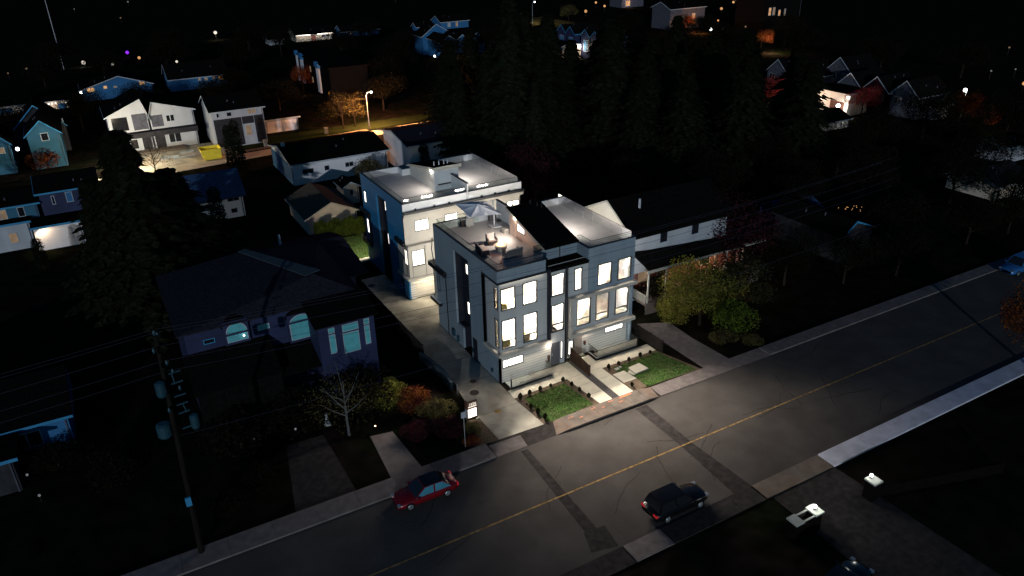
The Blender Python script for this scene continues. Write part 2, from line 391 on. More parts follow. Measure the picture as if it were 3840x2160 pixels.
tag(bpy.data.objects['gravel_strip'], kind='structure')
sheet('flower_bed', [(-.05, -2.7), (5.48, -2.45), (5.82, -7.1), (.95, -7.25), (.22, -7.1)], .004, 'mulch')
sheet('flower_bed', [(9.27, -2.62), (15.5, -2.62), (16.9, -7.35), (9.45, -7.12)], .004, 'mulch')
sheet('flower_bed', [(-3.97, -3.73), (-3.9, -7.07), (-6.52, -6.9), (-5.04, -3.4)], .0, 'mulch')

def grass_blades(name, pts, h, n, mat, label=None):
    """short real grass: tufts standing on a turf sheet"""
    m = MB(); m.slab(pts, -.01, .02)
    xs = [p[0] for p in pts]; ys = [p[1] for p in pts]; r = random.Random(len(pts) * 7 + n)
    def inside(x, y):
        c = False; j = len(pts) - 1
        for i in range(len(pts)):
            if (pts[i][1] > y) != (pts[j][1] > y) and x < (pts[j][0] - pts[i][0]) * (y - pts[i][1]) / (pts[j][1] - pts[i][1]) + pts[i][0]: c = not c
            j = i
        return c
    k = 0
    while k < n:
        x = r.uniform(min(xs), max(xs)); y = r.uniform(min(ys), max(ys))
        if not inside(x, y): k += .3; continue
        a = r.uniform(0, 6.28); w = r.uniform(.03, .07); hh = h * r.uniform(.5, 1.4)
        dx, dy = math.cos(a) * w, math.sin(a) * w
        m.add([(x - dx, y - dy, .02), (x + dx, y + dy, .02), (x + dy * .6, y - dx * .6, .02 + hh)], [(0, 1, 2)]); k += 1
    o = m.build(name, mat); tag(o, label, 'grass', None, 'stuff'); return o
grass_blades('lawn', [(.7, -3.1), (4.9, -2.95), (5.3, -6.9), (1.0, -7.2), (.55, -6.9)], .03, 5000, 'grass', 'small green lawn between driveway and path')
grass_blades('lawn', [(10.1, -3.1), (15.4, -3.0), (16.5, -7.2), (10.9, -7.15), (10.95, -5.6), (10.75, -3.95), (10.0, -3.9)], .03, 6000, 'grass', 'right front lawn around the pale concrete slab')
grass_blades('lawn', [(-4.0, 33.3), (1.2, 33.6), (1.4, 41.0), (-4.2, 41.6)], .06, 6000, 'grass', 'lit back lawn in front of the hedge')
sheet('patio', [(-2.2, 32.3), (1.0, 32.5), (1.0, 33.5), (-2.0, 33.5)], .01, 'walk')
# neighbours' paths
sheet('path', [(17.1, 2.5), (20.2, 1.0), (20.0, -2.5), (20.4, -8.9), (17.2, -7.5)], .0, 'oldwalk')
sheet('path', [(-12.7, -1.3), (-10.9, -1.6), (-10.6, -7.1), (-13.1, -7.1)], .0, 'oldwalk')
sheet('driveway', [(-18.9, 1.0), (-15.9, .9), (-15.8, -7.1), (-20.3, -7.1)], -.002, 'asphalt_old')
sheet('driveway', [(9.6, -22.9), (16.0, -22.9), (16.5, -40), (9.0, -40)], .0, 'asphalt_old')
sheet('patio', [(24.4, 10.0), (24.4, 7.6), (35.5, 7.2), (36, 9.6)], .02, 'walk')
sheet('construction_yard', [(-24, 88.4), (-4, 90.2), (-6, 101.8), (-24, 101.8)], -.005, 'concrete')
sheet('verge', [(-3, 92.3), (40, 95.2), (40, 100), (-3, 100)], .01, 'grass_dark')
sheet('yard', [(81, -4), (95, -4), (95, 4.8), (81, 4.8)], .0, 'grass')
sheet('green', [(118, 196), (146, 202), (146, 232), (126, 230)], .0, 'olive')

# ------------------------------------------------------------------ main duplex
W, D, H, DK = 14.47, 13.0, 11.0, 10.3
front = thing('duplex_house', 'blue and white three storey duplex with roof terraces, nearest the street', 'house', (0, 0, 0))
P = front
m = MB()   # left side wall: plain pieces around corner recess, notch and rear bay
m.wall('y', 0, .2, 0, D, 9.95, H)
m.wall('y', 0, .2, 2.78, 5.6, 0, 9.95, [(4.3, 5.2, 0.0, 2.3)])
m.wall('y', 0, .2, 8.6, D, 0, 9.95)
m.wall('y', 0, .2, 0, 2.78, 0, 2.6)
m.wall('y', 0, .2, 7.3, 8.6, 0, 2.2)
m.build('side_wall', 'blue_siding', P)
m = MB()
m.wall('y', .8, .9, 5.6, 8.6, 2.2, 9.95, [(7.05, 7.75, 7.6, 8.7), (7.0, 7.75, 3.4, 4.75)])
m.box(0.0, 5.5, 0, .8, 5.6, 9.95); m.box(.21, 8.6, 0, .8, 8.7, 9.95)
m.wall('y', .8, .9, 5.6, 7.3, 0, 2.2); m.box(.21, 7.3, 0, .8, 7.4, 2.15); m.box(.2, 7.4, 2.1, .8, 8.6, 2.2)
m.build('side_recess', 'dark_panel', P)
for (z0, z1) in ((7.6, 8.7), (3.4, 4.75)): window(P, 'l', .8, 7.05, 7.75, z0, z1, 'lit', fw=.05, name='side_window')
m = MB(); m.wall('x', 12.8, D, .21, W - .21, 0, H, [(1, 6, .1, 2.4)]); m.build('rear_wall', 'beige', P)
m = MB(); m.wall('y', W - .2, W, 0, D, 0, H); m.build('right_wall', 'blue_siding', P)
for (a, b, c, d) in ((2.5, 4.2, 7.0, 9.2), (6.5, 8.5, 7.2, 9.2), (10, 11.6, 7.2, 9.2), (3, 4.5, 3.4, 6.0)): window(P, 'r', W, a, b, c, d, 'lit', depth=.03, proud=.05, name='side_window')  # unseen lit windows put in to light the neighbour's gable
m = MB(); m.box(1, 12.85, .1, 6, 12.95, 2.4); m.build('garage_door', 'garage', P)
# rear corner bay
m = MB(); m.box(-.32, 10.4, 6.35, 7, 14.15, 6.8); m.box(-.32, 11.9, 2.55, 7, 14.15, 2.9); m.build('rear_bay_frame', 'trim_dark', P)
m = MB(); m.box(-.02, 13.01, 2.9, 6.8, 13.65, 6.35); m.build('rear_bay_wall', 'beige', P)
m = MB(); m.box(-.30, 11.92, 2.901, -.03, 14.12, 2.925); m.build('lit_ledge_top', 'white_par', P)  # white sheet puts the light on the ledge top into colour
window(P, 'l', -.02, 12.15, 12.75, 4.1, 5.95, 'lit', fw=.05, name='side_window')
m = MB(); m.tube([(-.1, 10.5, 0), (-.1, 10.5, 6.3)], .05); m.tube([(-.1, 13.1, 6.9), (-.25, 13.1, 8.4), (-.1, 13.1, 9.6)], .05); m.build('downpipe', 'trim_dark', P)
m = MB(); m.box(-.03, 4.32, .02, .06, 5.18, 2.28); m.build('side_door', 'dark_panel', P)
m = MB(); m.box(-.22, 9.1, .5, -.005, 9.6, 1.2); m.box(-.18, 8.2, .3, -.005, 8.5, .9); m.box(-.2, 1.2, .6, -.005, 1.4, .9); m.build('utility_meter', 'teal_metal', P)
# front: left unit box
m = MB()
m.wall('x', 0, .2, .2, 5.0, 9.95, H); m.box(5.0, .0, 9.95, 4.8, 1.9, H)
m.build('front_parapet', 'blue_siding', P)
m = MB()
WL = [(.45, 1.9, 7.0, 9.15), (2.62, 4.1, 7.0, 9.15), (.45, 1.9, 3.2, 6.1), (2.62, 4.1, 3.2, 6.1)]
m.wall('x', .3, .45, .3, 5.1, 2.95, 9.95, WL)
m.wall('y', .3, .45, .45, 2.78, 2.95, 9.95, [(.55, 1.25, 7.0, 9.15), (.55, 1.25, 3.2, 6.1)])
m.build('bay_wall', 'grey_panel', P)
m = MB(); m.box(.0, 0, 9.72, 5.1, .3, 9.949); m.box(0, .3, 9.72, .3, 2.9, 9.949); m.box(5.1, .0, 2.95, 5.35, .45, 9.945); m.box(.0, 2.78, 2.95, .3, 2.92, 9.72); m.build('bay_frame', 'dark_panel', P)
m = MB(); m.box(-.06, -.08, 2.62, 5.34, .3, 2.949); m.box(-.06, .3, 2.62, .3, 2.9, 2.949); m.build('bay_ledge', 'tan', P)
for (a, b, c, d) in WL: window(P, 'f', .3, a, b, c, d, 'glass', fw=.1, hm=[c + .78] if c < 5 else (), name='front_window')
window(P, 'l', .3, .55, 1.25, 7.0, 9.15, 'glass', fw=.08, hm=[7.75], name='side_window'); window(P, 'l', .3, .55, 1.25, 3.2, 6.1, 'glass', fw=.08, hm=[3.95], name='side_window')
m = MB(); m.wall('x', 0, .2, .2, 5.35, 0, 2.6, [(.28, 2.43, 1.47, 2.33)]); m.box(0, 0, 0, .2, .2, 2.6); m.build('ground_floor_wall', 'white_siding', P)
window(P, 'f', .0, .28, 2.43, 1.47, 2.33, 'lit', vm=[.86], name='front_window')
# stair bay and middle
m = MB()
MH = [(5.42, 6.8, 7.15, 9.3), (5.42, 6.8, 3.5, 6.3), (7.87, 8.7, 7.15, 9.35)]
m.wall('x', .1, .25, 5.35, 7.16, 2.5, 9.85, MH[:2]); m.wall('x', .1, .25, 7.161, 9.46, 6.72, 9.85, MH[2:])
m.build('stair_wall', 'grey_panel', P)
m = MB(); m.box(5.35, 0.0, 9.86, 9.46, 1.88, 9.95); m.box(5.35, .02, 9.62, 9.4, .1, 9.86); m.build('middle_roof', 'roof_dark', P)
m = MB(); m.box(5.4, .6, 9.952, 9.3, .66, 9.99); m.build('roof_seam', 'tan', P)
for i, (a, b, c, d) in enumerate(MH): window(P, 'f', .1, a, b, c, d, 'glass', fw=.1, hm=[4.3] if i == 1 else (), name='front_window')
m = MB(); m.box(6.88, -.02, .0, 7.0, .1, 9.9); m.build('corner_trim', 'trim_dark', P)
m = MB(); m.tube([(7.06, -.05, .1), (7.06, -.05, 9.7)], .045); m.tube([(7.4, 1.82, 10.0), (7.4, 1.82, 10.95)], .045); m.build('downpipe', 'trim_dark', P)
m = MB(); m.wall('x', 1.9, 2.1, 5.0, 9.46, 9.95, H); m.build('setback_wall', 'blue_siding', P)
# right unit box
m = MB()
RH = [(10.35, 11.88, 7.03, 9.2), (12.55, 14.1, 7.03, 9.2)]
m.wall('x', 0, .2, 9.46, W - .2, 6.7, H, RH); m.box(9.26, .0, 9.95, 9.46, 2.1, H); m.box(9.36, .0, 6.7, 9.459, .1, 9.95)
m.build('right_front_wall', 'blue_siding', P)
for (a, b, c, d) in RH: window(P, 'f', 0, a, b, c, d, 'glass', fw=.1, name='front_window')
m = MB(); GH = [(8.25, 9.8, 3.3, 6.08), (10.35, 11.87, 3.3, 6.08), (12.55, 14.1, 3.3, 6.08)]
m.wall('x', .2, .35, 7.4, W - .2, 2.95, 6.7, GH); m.build('frame_wall', 'grey_panel', P)
for (a, b, c, d) in GH: window(P, 'f', .2, a, b, c, d, 'glass', fw=.1, hm=[4.02], name='front_window')
m = MB(); m.box(7.15, -.45, 6.4, W + .1, .2, 6.72); m.box(7.15, -.45, 2.62, W + .1, .2, 2.95); m.box(7.15, -.45, 2.95, 7.42, .2, 6.4); m.build('projecting_frame', 'tan', P)
m = MB(); m.wall('x', .5, .7, 7.1, W - .2, 0, 2.62, [(11.72, 13.88, 1.45, 2.35), (7.5, 9.1, .1, 2.3)]); m.box(W - .2, .5, 0, W, .7, 2.62); m.build('ground_floor_wall', 'white_siding', P)
window(P, 'f', .5, 11.72, 13.88, 1.45, 2.35, 'lit', vm=[13.3], name='front_window')
m = MB(); m.wall('x', .5, .58, 8.2, 9.1, .1, 2.3); d = m.build('entry_door', 'door_tan', P); d['label'] = 'taupe right entry door'
MB().box(8.28, .44, 1.1, 8.34, .5, 1.35).build('handle', 'steel', d)
window(P, 'f', .5, 7.55, 8.1, .3, 2.3, 'lit', name='sidelight')
MB().box(7.9, .1, .0, 9.2, .5, .1).build('door_step', 'walk', P)
m = MB(); m.wall('x', .12, .2, 5.4, 6.38, .08, 2.42); d = m.build('entry_door', 'door_grey', P); d['label'] = 'dark grey left entry door'
MB().box(5.5, .06, 1.1, 5.56, .12, 1.35).build('handle', 'steel', d)
window(P, 'f', .1, 6.42, 6.7, .5, 2.38, 'lit', name='sidelight')
m = MB(); m.wall('x', .1, .2, 6.7, 6.88, 0, 2.5); m.box(6.38, .1, .0, 6.42, .2, 2.5); m.box(6.42, .1, 0, 6.7, .2, .5); m.box(6.42, .1, 2.38, 6.7, .2, 2.5); m.box(5.35, .1, 2.42, 6.38, .2, 2.5); m.build('door_surround', 'grey_panel', P)
MB().box(7.1, -.25, 2.25, 7.6, .1, 2.4).build('entry_canopy', 'white_par', P)
# floors, rooms and stairs
m = MB()
for z in (2.95, 6.65):
    m.box(.46, .46, z - .25, 5.05, 4.6, z - .02); m.box(7.2, .36, z - .25, W - .21, 4.6, z - .02)
m.build('floor_slab', 'wood', P)
m = MB(); m.box(.21, 4.6, 2.7, W - .21, 4.7, 10.0); m.box(5.06, .46, 2.7, 5.12, 4.59, 9.8); m.box(7.06, .36, 2.7, 7.12, 4.59, 9.8)
m.box(.46, .46, 6.2, 5.05, 4.59, 6.38); m.box(7.2, .36, 6.2, W - .21, 4.59, 6.38); m.box(.46, .46, 9.55, W - .21, 4.59, 9.7)
m.box(W - .26, .36, 2.7, W - .21, 4.59, 9.54); m.build('room_walls', 'room', P)
m = MB()
for i in range(11):
    m.box(5.3 + i * .14, 1.5, 3.0 + i * .2, 5.44 + i * .14, 2.6, 3.06 + i * .2)
    m.box(5.3 + i * .14, 1.5, 6.7 + i * .2, 5.44 + i * .14, 2.6, 6.76 + i * .2)
m.box(5.13, .46, 6.4, 7.05, 1.4, 6.55)
m.build('staircase', 'wood', P)
# roof decks
m = MB(); m.box(.2, .2, DK - .15, 5.0, 12.8, DK); m.box(5.0, 2.1, DK - .15, 9.46, 12.8, DK); m.box(9.46, .2, DK - .15, W - .2, 12.8, DK); m.build('roof_deck', 'membrane', P)
m = MB()
m.box(.2, 12.78, DK, W - .2, 12.799, H); m.box(W - .219, .2, DK, W - .2, 12.78, H); m.build('parapet_lining', 'white_par', P)
m = MB()
t = .22
m.box(-.03, -.03, H, 5.03, t, H + .04); m.box(-.03, t, H, t, D + .03, H + .04); m.box(4.8, t, H, 5.03, 1.88, H + .04); m.box(4.8, 1.88, H, 9.49, 2.12, H + .04)
m.box(9.24, -.03, H, W + .03, t, H + .04); m.box(9.24, t, H, 9.49, 1.88, H + .04); m.box(W - t, t, H, W + .03, D + .03, H + .04); m.box(t, D - t, H, W - t, D + .03, H + .04)
m.build('parapet_cap', 'trim_dark', P)
def rail(parent, pts, zt, z0):
    g = MB(); b = MB()
    for (a, c) in zip(pts[:-1], pts[1:]):
        a = Vector((*a, 0)); c = Vector((*c, 0)); L = (c - a).length; n = max(1, round(L / 1.5)); u = (c - a) / L
        for i in range(n):
            p = a + u * (L * i / n + .02); q = a + u * (L * (i + 1) / n - .02)
            nx = Vector((-u.y, u.x, 0)) * .006
            g.add([p - nx + Vector((0, 0, z0)), q - nx + Vector((0, 0, z0)), q - nx + Vector((0, 0, zt)), p - nx + Vector((0, 0, zt))], [(0, 1, 2, 3)])
        b.bar(a + Vector((0, 0, zt)), c + Vector((0, 0, zt)), .03, .03)
    o = g.build('railing_glass', 'rail_glass', parent); b.build('railing_cap', 'trim_dark', o)
rail(P, [(4.85, 12.7), (.28, 12.7), (.28, .28), (4.72, .28), (4.72, 1.95), (5.9, 1.95)], 11.52, DK + .05)
rail(P, [(9.4, 2.05), (9.72, 2.05), (9.72, .28), (14.18, .28), (14.18, 12.7)], 11.52, DK + .05)
# stair house on the roof
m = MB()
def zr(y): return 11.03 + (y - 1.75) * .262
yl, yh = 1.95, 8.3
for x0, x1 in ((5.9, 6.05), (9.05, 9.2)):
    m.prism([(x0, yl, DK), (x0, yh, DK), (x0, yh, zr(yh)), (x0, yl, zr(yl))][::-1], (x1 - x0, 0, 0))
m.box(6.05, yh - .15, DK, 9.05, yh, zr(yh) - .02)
m.build('stair_house_wall', 'firelit', P)
m = MB(); m.prism([(5.68, 1.7, zr(1.7)), (9.4, 1.7, zr(1.7)), (9.4, 8.6, zr(8.6)), (5.68, 8.6, zr(8.6))], (0, 0, .14)); m.build('stair_house_roof', 'roof_dark', P)
m = MB(); m.prism([(5.64, 1.66, zr(1.7) - .12), (5.68, 1.66, zr(1.7) - .12), (5.68, 8.62, zr(8.6) - .12), (5.64, 8.62, zr(8.6) - .12)], (0, 0, .27)); m.build('roof_fascia', 'tan', P)
m = MB(); m.cyl(8.6, 7.7, 12.6, 13.2, .05); m.cyl(8.9, 7.4, 12.5, 13.1, .05); m.cyl(6.3, 8.3, 12.7, 13.2, .04); m.cyl(8.2, 8.3, 12.8, 13.3, .06); m.build('vent_pipe', 'black_metal', P)
window(P, 'l', 5.9, 5.4, 6.75, 11.12, 12.0, 'lit', depth=.03, proud=.05, name='side_window')
MB().box(5.86, 7.0, DK, 5.9, 7.9, 12.3).build('deck_door', 'firelit', P)
MB().box(5.4, 8.5, DK, 5.88, 9.0, DK + .45).build('deck_box', 'tan', P)
MB().box(5.78, 6.85, 12.12, 5.9, 7.0, 12.3).build('wall_lamp', 'lamp', P)
m = MB(); m.prism([(7.0, 8.62, DK), (7.0, 13.0, DK), (7.0, 13.0, 12.1), (7.0, 8.62, 12.1)][::-1], (.16, 0, 0)); m.build('divider_wall', 'white_par', P)
m = MB(); m.box(6.96, 8.62, 12.1, 7.2, 13.05, 12.18); m.build('divider_cap', 'trim_dark', P)
# entrance lamps under the overhang
MB().ball((5.15, -.1, 2.5), .07).build('porch_lamp', 'lamp', P)
MB().cyl(9.4, .3, 2.5, 2.6, .06).build('porch_lamp', 'lamp', P)
m = MB(); m.cyl(5.05, -.09, .95, 1.35, .1, r2=.14); m.box(5.0, -.2, .8, 5.1, -.01, .95); m.build('letterbox', 'brown_plank', P)
m = MB(); m.cyl(9.35, .4, 1.0, 1.35, .1, r2=.14); m.build('letterbox', 'brown_plank', P)

def light_well(x0, x1, y0, y1, label, lit):
    t = thing('light_well', label, 'light well', (x0, y0, 0))
    m = MB(); m.box(x0, y0, -.02, x1, y0 + .08, .1); m.box(x1 - .08, y0 + .08, -.02, x1, y1, .1); m.box(x0, y0 + .08, -.02, x0 + .08, y1, .1); m.build('kerb', 'black_metal', t)
    m = MB(); m.box(x0 + .08, y0 + .08, -.01, x1 - .08, y1 - .02, .02); m.build('well_floor', 'grey_panel', t)
    for (wx, wy, w) in lit: MB().box(wx, wy, .02, wx + w, wy + .25, .16).build('well_lamp', 'cap', t)
    rail(t, [(x1, y1 - .05), (x1, y0 + .02), (x0 + .15, y0 + .02), (x0 + .15, y1 - .05)] if x0 > 5 else [(x1, y1 - .05), (x1, y0 + .02), (x0 + .1, y0 + .02)], .95, .1)
    p = MB(); p.box(x0 + .06, y0 - .03, 0, x0 + .15, y0 + .06, 1.05) if x0 < 5 else p.box(x1 - .02, y0 - .03, 0, x1 + .06, y0 + .06, 1.05)
    p.build('post', 'black_metal', t)
light_well(.35, 4.72, -1.28, -.02, 'light well with glass railing below the left ground floor windows', [(3.2, -.5, .45), (2.9, -.3, .25), (1.6, -.9, .3)])
light_well(9.65, 14.4, -1.18, .48, 'light well with glass railing below the right ground floor windows', [(10.5, -.9, .35), (10.95, -.9, .35), (11.2, -.3, .3), (9.9, -.5, .3)])

# ------------------------------------------------------------------ rear duplex
X0, Y0, BW, BD = -.5, 19.64, 14.2, 13.0
X1, Y1 = X0 + BW, Y0 + BD
back = thing('duplex_house', 'navy and beige three storey duplex with roof terraces, behind the first one across the court', 'house', (X0, Y0, 0))
P = back
m = MB()
m.wall('y', X0, X0 + .2, Y0 + .01, Y1, 9.95, H + .04)
m.wall('y', X0, X0 + .2, Y0 + 2.4, Y0 + 5.1, 0, 9.95); m.wall('y', X0, X0 + .2, Y0 + 8.1, Y1, 0, 9.95, [(31.25, 31.95, 7.7, 9.1), (31.25, 31.95, 3.9, 5.7)])
m.wall('y', X0, X0 + .2, Y0 + .01, Y0 + 2.4, 6.8, 9.95); m.wall('y', X0, X0 + .2, Y0 + .01, Y0 + 2.4, 0, 2.55)
m.build('side_wall', 'navy_siding', P)
m = MB()
m.wall('y', X0 + .7, X0 + .8, Y0 + 5.1, Y0 + 8.1, 0, 9.95, [(26.3, 27.0, 8.0, 9.2), (26.3, 27.0, 3.9, 5.3)])
m.box(X0, Y0 + 5.0, 0, X0 + .7, Y0 + 5.1, 9.95); m.box(X0 + .21, Y0 + 8.1, 0, X0 + .7, Y0 + 8.2, 9.95)
m.build('side_recess', 'dark_panel', P)
for (z0, z1) in ((8.0, 9.2), (3.9, 5.3)): window(P, 'l', X0 + .7, 26.3, 27.0, z0, z1, 'lit', fw=.05, name='side_window')
for (z0, z1) in ((7.7, 9.1), (3.9, 5.7)): window(P, 'l', X0, 31.25, 31.95, z0, z1, 'lit', fw=.05, name='side_window')
m = MB(); m.box(X0 - .3, 30.2, 6.35, X0, Y1 + .6, 6.8); m.box(X0 - .35, 30.6, 2.4, X0, Y1 + .6, 2.9); m.box(X0 - .06, 30.4, 2.9, X0 - .001, 31.1, 6.35); m.build('rear_bay_frame', 'trim_dark', P)
m = MB(); m.wall('x', Y1 - .2, Y1, X0 + .2, X1 - .2, 0, H + .04); m.wall('y', X1 - .2, X1, Y0, Y1, 0, H + .04); m.build('rear_wall', 'beige', P)
m = MB(); m.wall('x', Y0 - .06, Y0 + .14, X0, X1, 10.2, H + .04, [(6.9, 7.2, 10.2, H + .04)])
m.build('front_parapet', 'white_par', P)
m = MB(); m.box(X0, Y0 - .4, 9.95, X1 + .2, Y0 - .061, 10.2); m.build('front_eave', 'trim_dark', P)
m = MB(); m.box(X0, Y0 - .32, 9.62, X1 + .1, Y0 - .0, 9.948); m.build('eave_fascia', 'tan', P)
m = MB()
for x in (.9, 3.06, 4.8, 8.7, 10.35, 12.07): m.box(x - .12, Y0 - .12, 10.2, x + .12, Y0 - .061, 10.38)
m.build('scupper', 'dark_panel', P)
BH = [(.72, 2.36, 7.76, 9.02), (4.2, 5.76, 8.15, 9.0), (8.3, 9.9, 8.15, 9.0), (11.85, 13.4, 7.8, 9.0)]
m = MB(); m.wall('x', Y0, Y0 + .2, X0, X1, 2.6, 9.948, BH); m.build('front_wall', 'beige', P)
for i, (a, b, c, d) in enumerate(BH): window(P, 'f', Y0, a, b, c, d, 'lit', vm=[a + (b - a) * (.42 if i != 1 else .6)], name='front_window')
m = MB(); m.wall('x', 19.04, 19.16, X0, 6.6, 2.9, 6.35, [(-.1, 1.36, 4.15, 5.95), (2.6, 5, 4.15, 5.95)]); m.wall('y', X0, X0 + .1, 19.161, 22.0, 2.9, 6.35, [(19.35, 20.1, 4.2, 6.0)])
m.build('bay_wall', 'beige', P)
window(P, 'f', 19.04, -.1, 1.36, 4.15, 5.95, 'lit', vm=[.5], name='front_window'); window(P, 'f', 19.04, 2.6, 5.0, 4.15, 5.95, 'lit', vm=[3.8], name='front_window')
window(P, 'l', X0, 19.35, 20.1, 4.2, 6.0, 'lit', fw=.06, name='side_window')
m = MB(); m.box(X0 - .02, 18.98, 6.35, 6.65, Y0, 6.5); m.build('bay_roof', 'tan', P)
m = MB(); m.box(X0 - .32, 19.6, 6.351, X0 - .021, 22.1, 6.75); m.build('bay_cap', 'trim_dark', P)
m = MB(); m.box(X0 - .3, 18.85, 2.6, 6.7, Y0 - .001, 2.899); m.box(X0 - .3, Y0, 2.6, X0 - .001, 22, 2.899); m.build('bay_ledge', 'tan', P)
m = MB(); m.box(1.41, 19.02, 2.9, 1.45, 19.04, 6.35); m.box(-.14, 19.02, 2.9, -.11, 19.04, 4.15); m.box(-.11, 19.02, 4.08, 1.41, 19.039, 4.12); m.build('panel_joint', 'trim_dark', P)
m = MB(); m.wall('x', Y0 + .02, Y0 + .2, X0, X1, 0, 2.6, [(.3, 5.3, 0, 2.3), (8.3, 13.2, 0, 2.3)]); m.build('ground_floor_wall', 'white_siding', P)
for a in (.3, 8.3): d = MB().box(a + .02, Y0 + .14, 0.01, a + 4.95, Y0 + .2, 2.29).build('garage_door', 'garage', P)
m = MB(); m.tube([(X0 - .1, Y0 - .15, 9.9), (X0 - .1, Y0 - .15, 9.5), (X0 - .05, Y0 + .1, 9.2)], .05); m.tube([(X0 - .08, Y0 + .5, 0), (X0 - .08, Y0 + .5, 2.6)], .04); m.build('downpipe', 'trim_dark', P)
m = MB(); m.box(X0 - .12, Y0 + 1.4, 1.4, X0 - .005, Y0 + 1.9, 1.9); m.build('utility_meter', 'teal_metal', P)
m = MB(); m.box(X0 + .2, Y0 + .14, DK - .15, X1 - .2, Y1 - .2, DK); m.build('roof_deck', 'membrane', P)
m = MB(); m.box(X0 + .2, Y1 - .22, DK, X1 - .2, Y1 - .2, H + .04); m.box(X1 - .22, Y0 + .14, DK, X1 - .2, Y1 - .22, H + .04)
m.box(4.1, 31.0, DK, 4.25, Y1 - .221, H + .03); m.box(4.25, 31.0, DK, 5.1, 31.12, H + .03); m.build('parapet_lining', 'white_par', P)
m = MB(); H2 = H + .04
m.box(X0 - .03, Y0 + .16, H2, X0 + .22, Y1 + .03, H2 + .04); m.box(X0 + .22, Y1 - .22, H2, X1 - .22, Y1 + .03, H2 + .04); m.box(X1 - .22, Y0 + .16, H2, X1 + .03, Y1 + .03, H2 + .04); m.box(X0 - .03, Y0 - .09, H2, X1 + .03, Y0 + .16, H2 + .03)
m.box(4.25, 31.12, H + .02, 5.1, Y1 - .23, H + .05)
m.build('parapet_cap', 'trim_dark', P)
rail(P, [(X0 + .3, Y1 - .3), (X0 + .3, Y0 + .25), (6.9, Y0 + .25)], 11.55, DK + .05); rail(P, [(7.3, Y0 + .25), (X1 - .3, Y0 + .25), (X1 - .3, Y1 - .3)], 11.55, DK + .05)
def zb(y): return 12.9 - (y - 23.6) * .19
m = MB(); m.prism([(5.05, 24.2, DK), (5.05, 30.9, DK), (5.05, 30.9, zb(30.9)), (5.05, 24.2, zb(24.2))][::-1], (.15, 0, 0)); m.build('stair_house_wall', 'white_siding', P)
m = MB(); m.box(5.05, 23.6, DK, 7.95, 24.19, 12.75); m.prism([(7.8, 24.2, DK), (7.8, 30.9, DK), (7.8, 30.9, zb(30.9)), (7.8, 24.2, zb(24.2))][::-1], (.15, 0, 0)); m.build('stair_house_front', 'white_par', P)
m = MB(); m.prism([(4.9, 23.35, zb(23.35)), (8.15, 23.35, zb(23.35)), (8.15, 31, zb(31)), (4.9, 31, zb(31))], (0, 0, .14)); m.build('stair_house_roof', 'roof_dark', P)
m = MB(); m.box(4.86, 23.3, 12.72, 8.19, 23.349, 13.1); m.prism([(4.86, 23.35, zb(23.35) - .08), (4.86, 31, zb(31) - .08), (4.86, 31, zb(31) + .16), (4.86, 23.35, zb(23.35) + .16)][::-1], (.038, 0, 0)); m.build('roof_fascia', 'tan', P)
m = MB()
for x in (5.75, 6.35, 6.95, 7.4): m.cyl(x, 25.2, 12.6, 13.2, .06)
m.build('vent_pipe', 'white_metal', P)
m = MB(); m.box(5.35, 23.4, 11.0, 6.9, 23.58, 11.1); m.build('handrail', 'trim_dark', P)
m = MB(); m.wall('y', 6.97, 7.12, Y0 - .1, 26.0, 9.95, 12.0); m.build('divider_wall', 'white_par', P)
m = MB(); m.box(6.93, Y0 - .14, 12.0, 7.16, 26.05, 12.08); m.build('divider_cap', 'trim_dark', P)
MB().box(4.95, 24.35, 12.4, 5.05, 24.55, 12.6).build('wall_lamp', 'lamp', P)
m = MB(); m.box(.2, 29.2, DK + .003, .75, 29.9, DK + .012); m.box(.5, 28.3, DK + .003, .95, 28.6, DK + .012); m.build('deck_vent', 'white_par', P)

# ------------------------------------------------------------------ rear duplex: reflections come from real deck glass. Terrace furniture
def umbrella():
    t = thing('patio_umbrella', 'grey cantilever umbrella on white mast over the roof terrace', 'umbrella', (5.55, 10.9, DK))
    m = MB(); m.box(5.1, 10.35, DK + .005, 6.1, 11.35, DK + .1); m.build('base', 'white_metal', t)
    m = MB(); m.bar((5.6, 10.9, DK + .1), (5.6, 10.9, 13.05), .11); m.build('mast', 'white_metal', t)
    m = MB(); m.bar((5.6, 10.9, 13.0), (4.5, 10.8, 12.9), .07); m.bar((5.6, 10.9, 12.5), (4.9, 10.85, 12.9), .05); m.ball((5.6, 10.9, 12.35), .1); m.build('arm', 'white_metal', t)
    c = Vector((3.85, 10.75, 13.0)); cor = [Vector((2.3, 12.7, 12.7)), Vector((2.45, 9.7, 12.2)), Vector((5.35, 8.95, 12.2)), Vector((5.2, 12.1, 12.6))]
    rim = []
    for k in range(4): rim += [cor[k], cor[k].lerp(cor[(k + 1) % 4], .5) + Vector((0, 0, .06))]
    n = 8; m = MB(); N = 6
    for k in range(n):
        p, q = rim[k], rim[(k + 1) % n]; g = []
        for i in range(N + 1):
            row = []
            for j in range(5):
                e = p.lerp(q, j / 4); sg = i / N; w = c.lerp(e, sg); w.z -= .14 * math.sin(math.pi * sg) * (.4 + .6 * 4 * (j / 4) * (1 - j / 4)); row.append(w)
            g.append(row)
        for i in range(N):
            for j in range(4): m.add([g[i][j], g[i + 1][j], g[i + 1][j + 1], g[i][j + 1]], [(0, 1, 2, 3)])
    cn = m.build('canopy', 'canvas', t)
    m = MB()
    for k in range(n): m.bar(c - Vector((0, 0, .05)), rim[k] - Vector((0, 0, .03)), .025)
    m.build('ribs', 'white_metal', t)
umbrella()
